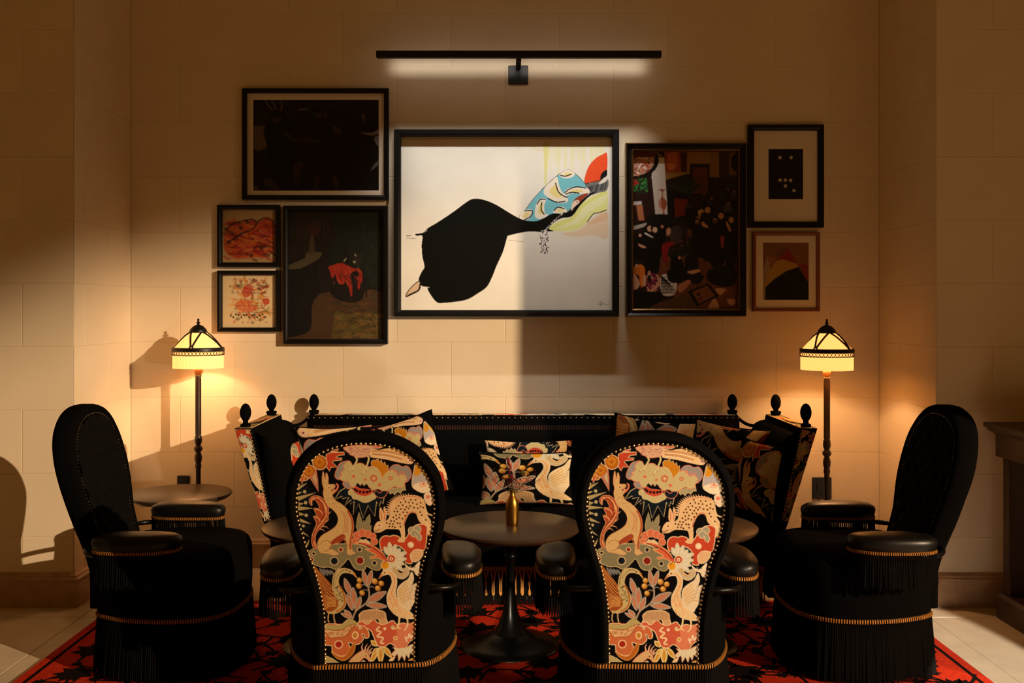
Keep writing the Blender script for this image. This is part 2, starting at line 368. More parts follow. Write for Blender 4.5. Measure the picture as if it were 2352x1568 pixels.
    c.fill((214,176,128), [(1400,225),(1450,182),(1540,192),(1532,262),(1470,322),(1410,322),(1388,262)], PALE, 7)
    for i in range(24): c.circ((190,120,90), 1420 + (i % 6) * 19, 205 + (i // 6) * 27, 5)
    c.fill(PALE, [(1315,345),(1400,402),(1500,320),(1490,400),(1484,492),(1440,484),(1420,440),(1350,412)]); c.circ((90,84,80), 1385, 386, 11); c.circ(PALE, 1385, 386, 6); c.circ((90,84,80), 1435, 390, 11); c.circ(PALE, 1435, 390, 6)
    for x, y in ((1425,-48),(1490,-66),(1450,-15)): c.circ((226,196,150), x, y, 49); c.circ((156,150,124), x, y, 41)
    c.stroke((226,196,150), [(1480,-20),(1510,30),(1490,66)], 58); c.stroke((156,150,124), [(1480,-20),(1510,30),(1490,62)], 44)
    c.fill((202,98,62), [(740,84),(820,82),(920,108),(1015,168),(1085,240),(1115,292),(1080,312),(1000,272),(920,278),(912,256),(985,240),(858,166),(905,162),(930,150),(850,115)], (228,178,120), 7)
    c.stroke((120,36,24), [(780,92),(920,140),(1020,205),(1090,285)], 10)
    c.fill((30,54,66), [(1065,180),(1160,120),(1270,150),(1330,230),(1320,330),(1230,420),(1150,400),(1110,290)])
    for i in range(11):
        a = R(-118 + i * 24); r1 = 165 + 18 * ((i * 5) % 3)
        c.leaf((196,190,166), (1160 + 50 * math.cos(a), 285 + 50 * math.sin(a)), (1160 + r1 * math.cos(a), 285 + r1 * math.sin(a)), 62, (212,206,184), (226,208,168))
    c.circ(CRM, 1162, 285, 52); c.circ((170,50,36), 1162, 285, 42); c.circ(CRM, 1162, 286, 24); c.circ((190,80,50), 1162, 286, 10)
    c.circ(CRM, 1082, 362, 52); c.circ((214,150,30), 1082, 362, 44); c.stroke((150,60,30), [(1060,350),(1085,320),(1110,300)], 10)
    c.stroke(CRM, [(1185,385),(1205,460),(1275,500),(1335,450),(1320,395)], 70); c.stroke((196,180,146), [(1185,385),(1205,460),(1275,500),(1335,450),(1320,395)], 54); c.stroke((206,150,60), [(1190,390),(1212,450),(1275,480),(1320,440)], 10)
    c.T = A
    # horned spotted animal
    for i in range(22):
        t = i / 21; b = np.array([1395, 1140]) * (1 - t) ** 2 + 2 * t * (1 - t) * np.array([1480, 780]) + t * t * np.array([1925, 985])
        n = b - np.array([1700, 1120]); n = n / np.linalg.norm(n)
        c.fill((222,178,132), [(b[0] - n[1] * 17, b[1] + n[0] * 17), (b[0] + n[0] * 66 - 14, b[1] + n[1] * 66 - 8), (b[0] + n[1] * 17, b[1] - n[0] * 17)], smooth=False)
    for e in ([(1280,1245),(1256,1180),(1272,1045),(1306,1110),(1312,1190),(1302,1245)], [(1305,1245),(1318,1130),(1330,1030),(1357,1110),(1346,1190),(1326,1248)]): c.fill((220,180,130), e, (230,196,150), 6)
    c.stroke(COR, [(1284,1220),(1284,1100)], 12); c.stroke(COR, [(1320,1220),(1336,1090)], 12)
    c.fill((218,182,132), [(1165,1355),(1190,1290),(1240,1245),(1330,1245),(1390,1200),(1410,1120),(1440,1030),(1500,950),(1580,900),(1680,878),(1790,880),(1880,920),(1915,990),(1932,1090),(1946,1180),(1982,1240),(1992,1330),(1972,1400),(1955,1470),(1935,1420),(1930,1335),(1870,1290),(1820,1240),(1790,1150),(1740,1120),(1680,1140),(1640,1200),(1605,1290),(1605,1400),(1602,1500),(1585,1545),(1522,1545),(1498,1520),(1550,1480),(1545,1400),(1520,1362),(1440,1352),(1340,1352),(1260,1392),(1180,1398)], (228,190,142), 8)
    c.stroke(COR, [(1595,1320),(1625,1200),(1670,1135),(1740,1112),(1795,1140)], 14); c.stroke(COR, [(1500,965),(1580,912),(1690,890),(1790,892),(1870,930)], 10)
    c.stroke((222,190,140), [(1920,1060),(1950,1140),(2022,1168)], 20)
    for x, y in ((1570,975),(1640,965),(1690,980),(1745,985),(1805,1005),(1860,985),(1540,1025),(1600,1015),(1650,1040),(1705,1030),(1760,1055),(1855,1040),(1505,1060),(1570,1070),(1625,1080),(1680,1065),(1475,1105),(1520,1105),(1600,1120),(1655,1120),(1815,1065),(1845,1120),(1865,1165),(1550,1150),(1495,1160),(1625,1170),(1455,1190),(1540,1195),(1585,1210),(1500,1215),(1420,1240),(1465,1245),(1355,1270),(1400,1280),(1445,1285),(1510,1275),(1545,1280),(1390,1320),(1435,1320),(1470,1335),(1550,1325),(1920,1235),(1895,1055),(1720,940),(1620,925),(1790,940)):
        c.circ((150,86,50), x - 3, y - 2, 14); c.circ((40,20,18), x, y, 10)
    for i in range(14): a = i * math.pi / 7; c.stroke((232,200,156), [(1245, 1305), (1245 + 48 * math.cos(a), 1305 + 48 * math.sin(a))], 9)
    c.circ((190,110,70), 1245, 1302, 15); c.circ((60,24,20), 1245, 1302, 8); c.stroke((110,30,24), [(1165,1370),(1200,1385),(1250,1350)], 10)
    for i in range(5): c.stroke((236,206,160), [(1850 + i * 22, 1170 + i * 30), (1890 + i * 20, 1240 + i * 30), (1950 + i * 5, 1300 + i * 30)], 6)
    # plumed tail and dog
    c.fill(RUST, [(300,1000),(268,960),(274,900),(330,862),(410,868),(480,918),(527,1000),(532,1080),(520,1160),(480,1240),(420,1310),(362,1370),(328,1430),(322,1520),(340,1600),(300,1620),(270,1540),(280,1430),(320,1330),(350,1262),(330,1200),(315,1150),(362,1150),(340,1090),(330,1040),(400,1040),(392,985),(345,915),(305,935)], (214,160,112), 7)
    for q in ([(300,985),(300,910),(380,890),(450,940),(490,1020),(480,1110)], [(345,1050),(420,1080),(450,1150),(420,1240)], [(330,1160),(390,1190),(400,1260),(360,1320)], [(500,1010),(505,1110),(450,1220),(370,1310),(310,1400),(295,1500),(320,1600)], [(410,900),(470,980),(470,1060)]): c.stroke((220,166,112), q, 13)
    for q in ([(330,930),(400,920),(460,1000),(470,1090)], [(440,1040),(450,1150),(390,1260)], [(480,1100),(430,1210),(350,1320),(300,1420),(290,1530)]): c.stroke((120,40,26), q, 9)
    for q in ([(520,1130),(545,1110),(570,1085)], [(480,1240),(520,1210),(535,1170)], [(430,1300),(490,1310),(515,1340)], [(390,1340),(440,1350),(460,1375)]): c.stroke((212,150,104), q, 16, taper=True)
    c.fill((200,166,110), [(487,512),(467,600),(465,690),(482,760),(470,830),(488,920),(520,1000),(585,1055),(635,1110),(662,1180),(652,1255),(610,1315),(520,1375),(430,1425),(372,1490),(350,1570),(362,1645),(400,1680),(480,1690),(560,1714),(630,1710),(632,1685),(560,1640),(505,1620),(560,1562),(640,1545),(740,1492),(768,1560),(770,1640),(765,1692),(800,1718),(850,1704),(882,1690),(836,1650),(832,1530),(862,1400),(877,1300),(862,1180),(805,1072),(720,985),(640,935),(600,880),(600,850),(640,800),(630,770),(592,800),(586,778),(640,745),(636,705),(580,700),(548,690),(552,600),(527,532),(510,640)], (214,150,106), 7)
    c.fill((150,62,36), [(545,1520),(640,1450),(725,1415),(748,1470),(690,1520),(600,1550),(550,1565)])
    c.stroke((168,76,40), [(800,1080),(850,1190),(862,1310),(842,1420),(815,1540),(815,1640)], 24)
    for i in range(9): c.stroke(((214,180,128),(170,96,52))[i % 2], [(690 + i * 12, 1075 + i * 6), (745 + i * 9, 1180), (738 + i * 8, 1300), (700 + i * 14, 1400)], 7)
    for i in range(30): x, y = 505 + rng.random() * 110, 850 + rng.random() * 180; c.stroke(((220,190,136),(164,112,66))[i % 2], [(x + (y - 850) * .35 - 20, y), (x + (y - 850) * .35 - 2, y + 14)], 6)
    for q in ([(380,1560),(440,1510),(520,1520),(545,1580),(500,1640),(430,1660)], [(700,1440),(740,1520),(790,1600)]): c.stroke((158,84,46), q, 8)
    c.circ((220,190,130), 552, 745, 20); c.circ((120,50,30), 555, 747, 12); c.stroke((150,60,40), [(588,800),(620,770),(640,740)], 8)
    c.stroke((214,120,92), [(660,690),(686,718),(668,772),(618,822)], 22); c.stroke((200,150,100), [(480,700),(490,600),(486,540)], 10)
    c.T = B
    # left goose
    c.fill((192,172,116), [(700,440),(736,505),(718,490),(690,462),(620,442),(560,452),(522,500),(512,570),(540,630),(580,700),(586,790),(550,870),(470,920),(400,926),(350,900),(330,780),(400,700),(432,620),(445,530),(470,450),(530,400),(600,390),(668,410)], (214,184,130), 7)
    for i in range(60):
        x, y = 420 + rng.random() * 140, 600 + rng.random() * 200; c.circ((60,44,30), x, y, 6)
    for i in range(22): t = i / 21; x, y = (455 + 30 * t * t, 590 - 170 * t) if i % 2 else (490 + 170 * t, 500 - 95 * math.sin(t * 2.4)); c.circ((70,52,34), x, y, 6)
    c.stroke((176,110,50), [(515,590),(560,680),(572,790),(530,870),(460,905)], 20)
    c.fill((146,80,36), [(236,360),(330,470),(420,585),(438,680),(486,790),(480,850),(410,900),(335,880),(310,700),(280,540)], (190,120,60), 7)
    for i in range(10): c.stroke(((206,136,66),(110,56,28))[i % 2], [(250 + i * 6, 400 + i * 22), (330 + i * 6, 500 + i * 28), (400 + i * 8, 590 + i * 26)], 9)
    for i in range(8): c.stroke((214,156,84), [(330, 700 + i * 24), (390, 730 + i * 16), (465, 745 + i * 14)], 8)
    c.circ((60,30,20), 655, 432, 9); c.fill((206,130,40), [(688,452),(738,510),(716,448)], smooth=False)
    for q in ([(372,915),(360,1000),(372,1030)], [(430,915),(432,990),(444,1045)]): c.stroke((196,160,110), q, 14)
    for q in ([(370,1040),(400,1060),(420,1075)], [(444,1040),(480,1060),(510,1050)]): c.stroke((150,54,30), q, 14)
    for x in range(4): c.leaf((120,118,116), (300 + 40 * x, 380 + 8 * x), (360 + 35 * x, 480 - 6 * x), 34)
    # leaves and berries
    c.stroke((172,150,128), [(650,1000),(700,900),(820,812),(866,720),(858,600)], 18)
    for q in ([(860,640),(890,615),(930,625)], [(850,660),(810,650),(785,670)], [(850,610),(810,590),(770,600)], [(845,590),(820,550),(780,540)], [(870,600),(900,560),(940,555)]): c.stroke((150,140,128), q, 9)
    for p0, p1, w in (((645,715),(588,508),72),((672,870),(680,620),86),((655,895),(604,700),62),((690,905),(764,730),66),((640,985),(560,886),62),((632,990),(515,925),40),((850,615),(812,408),62),((858,610),(920,418),62),((835,800),(1072,678),92),((822,832),(1066,858),74)): c.leaf((158,138,122), p0, p1, w, (196,122,88), (190,174,152))
    for x, y, r in ((765,537,34),(752,605,36),(783,690,34),(945,553,38),(1020,580,34),(975,638,36)): c.circ((150,90,30), x, y, r); c.circ((204,150,64), x - 3, y - 5, r * .82); c.circ((232,196,120), x - 8, y - 12, r * .35)
    # bottom rocks
    c.fill((190,88,62), [(700,1062),(760,1030),(830,1058),(900,1010),(960,1058),(1060,1058),(1130,1030),(1182,1080),(1250,1060),(1330,1080),(1395,1060),(1395,1230),(1330,1290),(1270,1362),(1190,1362),(1100,1302),(1030,1342),(960,1332),(920,1262),(880,1162),(850,1132),(780,1092)], CRM, 10)
    c.fill((216,140,104), [(1180,1090),(1390,1070),(1390,1220),(1320,1280),(1260,1350),(1190,1350),(1120,1290),(1180,1200)], alpha=.6)
    c.fill((196,156,112), [(735,1000),(732,950),(790,905),(880,893),(960,895),(1040,930),(1052,1000),(1062,1060),(985,1072),(960,1012),(920,1002),(880,1002),(842,1060),(800,1062),(780,1032),(730,1032)], CRM, 8)
    for i in range(14): c.stroke((150,110,76), [(745 + i * 21, 1020 - (i % 3) * 6), (790 + i * 18, 915)], 4)
    c.stroke(CRM, [(975,1095),(935,1140),(990,1165),(945,1215),(1015,1235),(985,1290),(1030,1300)], 20); c.stroke(PALE, [(1300,1290),(1280,1230),(1310,1250),(1330,1190),(1350,1250),(1380,1170)], 16)
    for x, y, r, q in ((1035,1125,18,PALE),(1162,1240,27,CRM),(1162,1240,17,(190,150,50)),(1130,1110,22,(200,190,140))): c.circ(q, x, y, r)
    c.fill((188,102,60), [(325,1140),(330,1060),(420,1050),(520,1062),(600,1000),(662,1020),(692,1080),(790,1090),(842,1160),(842,1222),(800,1232),(788,1190),(760,1182),(780,1242),(720,1302),(652,1292),(600,1282),(622,1362),(560,1432),(480,1432),(410,1382),(400,1312),(325,1292)], CRM, 9)
    c.fill((172,98,34), [(400,1385),(480,1438),(560,1438),(625,1340),(682,1282),(662,1402),(560,1492),(460,1462)], (206,150,80), 7)
    c.fill((170,154,98), [(325,1065),(520,1062),(600,993),(662,1010),(700,1058),(600,1092),(500,1122),(325,1112)])
    c.fill((208,168,116), [(335,1120),(500,1132),(600,1082),(682,1060),(640,1112),(560,1202),(460,1212),(400,1222),(360,1190)], (130,56,30), 7)
    for x, y in ((378,1165),(412,1165),(475,1170),(525,1180),(552,1140),(598,1130),(628,1095)): c.circ((150,70,36), x, y, 17); c.circ((214,176,124), x, y, 10)
    c.circ(CRM, 485, 1300, 52); c.circ((196,110,66), 485, 1300, 42); c.circ((152,36,28), 485, 1300, 34); c.circ(CRM, 682, 1195, 40, 48); c.circ((178,120,40), 680, 1195, 25, 32); c.circ(PALE, 742, 1108, 18); c.circ((120,50,30), 742, 1108, 8)
    c.fill((206,168,120), [(600,1545),(640,1470),(740,1392),(800,1388),(850,1440),(858,1522),(820,1482),(780,1472),(700,1545)], (196,110,80), 7)
    for q in ([(775,1390),(760,1340),(775,1290)], [(800,1385),(805,1340),(830,1300)], [(825,1395),(840,1350),(875,1310)], [(840,1410),(865,1375),(895,1350)], [(850,1425),(880,1400),(902,1408)]): c.stroke((224,170,136), q, 22, taper=True)
    c.circ((100,40,30), 810, 1445, 9); c.circ((206,186,140), 780, 1522, 24)
    for p0, p1, w in (((985,1335),(985,1545),76),((1020,1340),(1115,1472),60),((955,1350),(862,1540),60),((940,1330),(872,1262),56),((930,1360),(905,1420),40)): c.leaf((214,186,118), p0, p1, w, (196,144,52), (230,206,150))
    c.fill((214,204,172), [(1108,1440),(1160,1385),(1128,1350),(1200,1362),(1300,1352),(1395,1300),(1395,1470),(1340,1420),(1322,1492),(1290,1440),(1272,1522),(1240,1450),(1200,1522),(1190,1432),(1150,1462)], PNK, 8, False)
    for i in range(6): c.circ((176,160,112), 345 + i * 26, 1470 + i * 14, 26); c.circ((204,188,140), 345 + i * 26, 1476 + i * 14, 16)
    c.fill((176,160,112), [(325,1545),(325,1440),(400,1462),(460,1502),(510,1545)], (206,190,140), 6); c.leaf(CRM, (1075,1540), (1160,1460), 44); c.leaf((206,160,80), (1300,1540), (1395,1490), 40)
    # right goose
    c.fill((228,196,146), [(998,522),(1020,480),(1060,430),(1110,416),(1170,450),(1208,520),(1202,610),(1182,680),(1192,760),(1222,800),(1290,880),(1372,960),(1395,1010),(1260,1002),(1180,972),(1110,902),(1075,822),(1080,720),(1130,620),(1152,550),(1130,480),(1080,476),(1032,492)], PALE, 7)
    c.fill((226,206,170), [(1200,690),(1230,620),(1290,570),(1350,530),(1396,448),(1412,530),(1382,618),(1445,588),(1412,700),(1402,800),(1360,870),(1332,910),(1252,872),(1212,812)], PALE, 7)
    for i in range(6): c.stroke((214,160,60), [(1212 + i * 6, 690 + i * 28), (1260 + i * 10, 640 + i * 28), (1330 + i * 10, 570 + i * 40)], 9)
    for i in range(9): c.stroke((206,188,160), [(1250 + i * 14, 860 - i * 20), (1300 + i * 12, 800 - i * 18), (1350 + i * 6, 740 - i * 24)], 5)
    for i in range(16): x, y = 1105 + rng.random() * 110, 700 + rng.random() * 220; c.stroke((222,150,90), [(x, y), (x + 12, y + 20), (x + 18, y + 45)], 6)
    c.circ((90,40,20), 1072, 452, 9); c.stroke((206,110,40), [(1000,518),(1025,486),(1050,470)], 14); c.stroke((220,140,84), [(1130,450),(1180,520),(1172,610),(1130,700),(1095,800)], 8)
    for q in ([(1210,985),(1205,1050),(1185,1115)], [(1300,995),(1308,1050),(1302,1110)]): c.stroke((228,200,150), q, 20)
    for q in ([(1188,1108),(1150,1130),(1120,1128)], [(1302,1105),(1280,1140),(1262,1150)], [(1190,1110),(1215,1128),(1230,1125)]): c.stroke((228,200,150), q, 14)
    c.blur(); c.grain(0.10); c.a *= .84
    return c
TAP = tapestry()

# ------------------------------------------------------------------ room shell
YB, YF, XN, ZT = 5.46, 4.74, 2.052, 3.55        # back wall, pilaster front, half width of the niche, wall top
COURSE, Z0, BW, X0J = 0.3019, 0.930, 0.594, -1.4845
blockmesh = {}
def block(u, h):
    key = (round(u, 3), round(h, 3))
    if key not in blockmesh:
        g, c, dp = 0.0006, 0.0018, 0.01
        rings = []
        for y, i in ((dp, g), (c, g), (0, g + c)):
            rings.append([(i, y, i), (u - i, y, i), (u - i, y, h - i), (i, y, h - i)])
        v, f = loft(rings, False, True)
        me = bpy.data.meshes.new('stone_block'); me.from_pydata(v, [], f); me.materials.append(M['stone']); blockmesh[key] = me
    return blockmesh[key]
rows = sorted([Z0 + k * COURSE for k in range(-3, 10)]); rows = [max(r, 0.10) for r in rows if r < ZT]
def run_blocks(wall, org, rz, length, phase):
    """stone blocks on a wall whose local x runs along it and whose local -y faces the room"""
    zz = rows + [ZT]
    for k in range(len(zz) - 1):
        z0, z1 = zz[k], zz[k + 1]
        if z1 - z0 < 0.02: continue
        off = (phase + (BW / 2 if k % 2 == 0 else 0)) % BW
        cuts = [0.0] + [x for x in np.arange(off, length, BW) if 0.03 < x < length - 0.03] + [length]
        for a, b in zip(cuts[:-1], cuts[1:]):
            o = bpy.data.objects.new('stone_block', block(b - a, z1 - z0)); COL.objects.link(o)
            ca, sa = math.cos(rz), math.sin(rz)
            o.location = (org[0] + ca * a, org[1] + sa * a, z0); o.rotation_euler = (0, 0, rz); o.parent = wall
wb = struct(MB().add(box(-XN - .2, XN + .2, YB + .0022, YB + .2, 0, ZT)).build('wall_back', 'mortar'))
run_blocks(wb, (-XN, YB), 0, 2 * XN, (X0J + XN) % BW)
for s, nm in ((-1, 'left'), (1, 'right')):
    w = struct(MB().add(box(*sorted((s * (XN + .0022), s * 3.6)), YF + .0022, YB + .2, 0, ZT)).build('wall_' + nm, 'mortar'))
    if s < 0:
        run_blocks(w, (-XN, YF), R(90), YB - YF, 0.42); run_blocks(w, (-3.55, YF), 0, 3.55 - XN, 0.36)
    else:
        run_blocks(w, (XN, YB), R(-90), YB - YF, 0.30); run_blocks(w, (XN, YF), 0, 3.55 - XN, 0.27)
BP = [(0.0, 0.030), (0.122, 0.030), (0.124, 0.034), (0.134, 0.034), (0.138, 0.024), (0.148, 0.020), (0.152, 0.010), (0.158, 0.004), (0.158, -0.01)]
def baseboard(name, a, b, nrm, m0=0, m1=0):
    a, b = Vector((*a, 0)), Vector((*b, 0)); t = (b - a).normalized(); n = Vector((*nrm, 0)); r0, r1 = [], []
    for z, o in BP:
        r0.append(a + n * o + t * (o * m0) + Vector((0, 0, z))); r1.append(b + n * o - t * (o * m1) + Vector((0, 0, z)))
    v, f = loft([r0, r1], True, True, False)
    struct(MB().add((v, f)).build(name, 'base'))
baseboard('baseboard_back', (-XN, YB), (XN, YB), (0, -1), 1, 1)
baseboard('baseboard_left', (-XN, YF), (-XN, YB), (1, 0), -1, 1)
baseboard('baseboard_right', (XN, YB), (XN, YF), (-1, 0), 1, -1)
baseboard('baseboard_left_front', (-3.5, YF), (-XN, YF), (0, -1), 0, -1)
baseboard('baseboard_right_front', (XN, YF), (3.5, YF), (0, -1), -1, 0)
fl = struct(MB().add(box(-3.6, 8.3, -1.5, YB + .2, -0.08, -0.006)).build('floor', 'mortar'))
for s in (-1, 1):
    xs = [1.10, 1.945, 2.70, 3.55]
    for i in range(3):
        for j in range(3):
            y1 = YB - j * 0.9; y0 = max(y1 - 0.9, 2.8)
            a, b = xs[i] + .0015, xs[i + 1] - .0015
            MB().add(bevbox(*sorted((s * a, s * b)), y0 + .0015, y1 - .0015, -.02, 0, .002)).build('floor_slab', 'floor', fl)
for i in range(3): MB().add(bevbox(-1.1 + i * .7335 + .0015, -1.1 + (i + 1) * .7335 - .0015, 4.6615, YB - .0015, -.02, 0, .002)).build('floor_slab', 'floor', fl)
# unseen slab added as a light blocker; its edge cuts off the evening light
struct(MB().add(bevbox(3.69, 8.2, 2.0, 2.3, 0, 4.2, .004)).build('wall_right_pier', 'plaster'))

# ------------------------------------------------------------------ rug
rug = tag(MB().add(bevbox(-1.85, 1.834, 2.6, 4.79, 0.0005, 0.011, .004)).build('area_rug', 'rug'), 'red wool rug with black leaf and vine pattern under the chairs', 'rug')
mb = MB()
def rugpoly(pts, z=0.0116):
    n = len(pts); c = np.mean(pts, 0)
    mb.add(([(p[0], p[1], z) for p in pts] + [(c[0], c[1], z)], [(i, (i + 1) % n, n) for i in range(n)]))
def rugleaf(x, y, a, s):
    P = [(0, -.5), (.16, -.34), (.42, -.30), (.30, -.12), (.50, .06), (.24, .10), (.28, .34), (.10, .26), (0, .55), (-.10, .26), (-.28, .34), (-.24, .10), (-.50, .06), (-.30, -.12), (-.42, -.30), (-.16, -.34)]
    rugpoly([(x + s * (p * math.cos(a) - q * math.sin(a)), y + s * (p * math.sin(a) + q * math.cos(a))) for p, q in P])
def rugvine(pts, w):
    P = np.array(crom(pts, 8, False)); d = np.gradient(P, axis=0); d /= np.linalg.norm(d, axis=1, keepdims=True); n = np.stack([-d[:, 1], d[:, 0]], 1) * w / 2
    a, b = P + n, P - n; k = len(P)
    mb.add(([(p[0], p[1], .0114) for p in a] + [(p[0], p[1], .0114) for p in b], [(i, i + 1, k + i + 1, k + i) for i in range(k - 1)]))
rr = random.Random(3)
for gx in range(14):
    for gy in range(8):
        x, y = -1.66 + gx * .255 + rr.uniform(-.03, .03), 2.80 + gy * .255 + rr.uniform(-.03, .03) + (gx % 2) * .12
        if y > 4.68: continue
        a = rr.uniform(0, 6.28); rugleaf(x, y, a, rr.uniform(.15, .20))
        for k in range(3):
            b = a + 2.1 * k + .7; L = rr.uniform(.13, .2)
            p1 = (x + L * math.cos(b), y + L * math.sin(b)); p2 = (x + 1.5 * L * math.cos(b + .6), y + 1.5 * L * math.sin(b + .6))
            if max(abs(p1[0]), abs(p2[0])) > 1.78 or max(p1[1], p2[1]) > 4.72: continue
            rugvine([(x, y), p1, p2, (x + 1.3 * L * math.cos(b + 1.1), y + 1.3 * L * math.sin(b + 1.1))], .013)
            rugleaf(p2[0], p2[1], b, rr.uniform(.055, .09)); rugleaf(p1[0], p1[1], b + 1.2, rr.uniform(.05, .08))
for s in (-1.80, 1.785): mb.add(box(*sorted((s - .008, s + .008)), 2.65, 4.74, .0114, .0116))
mb.add(box(-1.8, 1.785, 4.732, 4.748, .0114, .0116))
stuff(mb.build('woven_motif', 'rugblack', rug))

# ------------------------------------------------------------------ armchair (balloon back with tapestry, round seat, padded arms, fringe)
KN = [(0.0, -.27), (.40, -.27), (.463, -.285), (.576, -.323), (.70, -.351), (.816, -.38), (.932, -.406), (1.012, -.418), (1.10, -.423)]
def yb(z): return np.interp(z, [k[0] for k in KN], [k[1] for k in KN])
CX0, CY0 = .485, 3.505
def chairmap(px, py):
    z = np.full(np.shape(px), .6)
    for _ in range(8):
        d = CY0 + yb(z); z = CH - (py - CY) * d / F
    return (px - CX) * d / F - CX0, z
NAIL = [(212,1446),(212,1380),(211,1250),(205,1130),(196,1040),(183,960),(165,880),(140,800),(118,720),(98,640),(86,580),(82,530),(88,460),(103,390),(130,325),(170,265),(225,215),(290,183),(370,160),(440,151),(500,150),(560,153),(630,165),(700,192),(770,235),(830,295),(870,360),(890,430),(897,500),(895,560),(885,630),(865,710),(838,790),(812,860),(792,930),(772,1010),(757,1090),(747,1170),(741,1260),(738,1350),(738,1446)]
NP = np.array(NAIL, float); nx, nz = chairmap(1320 + NP[:, 0] / 2.5795, 960 + NP[:, 1] / 2.579)
nail_line = resample(np.array(crom(list(zip(nx, nz)), 5, False)), 150, False)
def offset(line, w):
    d = np.gradient(line, axis=0); d /= np.linalg.norm(d, axis=1, keepdims=True)
    return line + np.stack([-d[:, 1], d[:, 0]], 1) * w
outer_line = offset(nail_line, .036); outer_line[0, 1] = outer_line[-1, 1] = nail_line[0, 1]
BODY = [(0, -.258), (.14, -.258), (.19, -.250), (.240, -.18), (.278, -.07), (.29, .04), (.277, .14), (.232, .215), (.14, .262), (0, .276)]
BODY = BODY + [(-x, y) for x, y in BODY[-2:0:-1]]
def plan(n): return resample(np.array(crom(BODY, 8)), n)
def fringe_mesh(outline, ztop, zbot, n, r, flare=.0, seed=1, mb=None, mi=0):
    mb = mb or MB(); q = random.Random(seed)
    P = resample(outline, n)
    C = P.mean(0)
    for x, y in P:
        dx, dy = x - C[0], y - C[1]; L = math.hypot(dx, dy); dx, dy = dx / L, dy / L
        j = q.uniform(-.5, .5) * r; k = flare + q.uniform(-.003, .003); zb = zbot + q.uniform(-.006, .006)
        rings = []
        for t, rr_ in ((0, .7), (.35, 1), (.92, 1.05), (1, .5)):
            z = ztop + (zb - ztop) * t; cx, cy = x + dx * k * t - dy * j * t, y + dy * k * t + dx * j * t
            rings.append([(cx + rr_ * r * math.cos(a), cy + rr_ * r * math.sin(a), z) for a in (0, 2.094, 4.189)])
        mb.add(loft(rings, False, True), mi)
    return mb
def gimp_ring(outline, z0, z1, out, n=400):
    mb = MB(); P = resample(outline, n); C = P.mean(0); D = P - C; D /= np.linalg.norm(D, axis=1, keepdims=True)
    rings = []
    for z, o in ((z0, 0), (z0 + .002, out), ((z0 + z1) / 2, out * 1.25), (z1 - .002, out), (z1, 0)):
        rings.append([(p[0] + d[0] * o, p[1] + d[1] * o, z) for p, d in zip(P, D)])
    v, f = loft(rings); mb.v = v; mb.f = f; mb.m = [((i % n) % 2) for i in range(len(f))]
    return mb
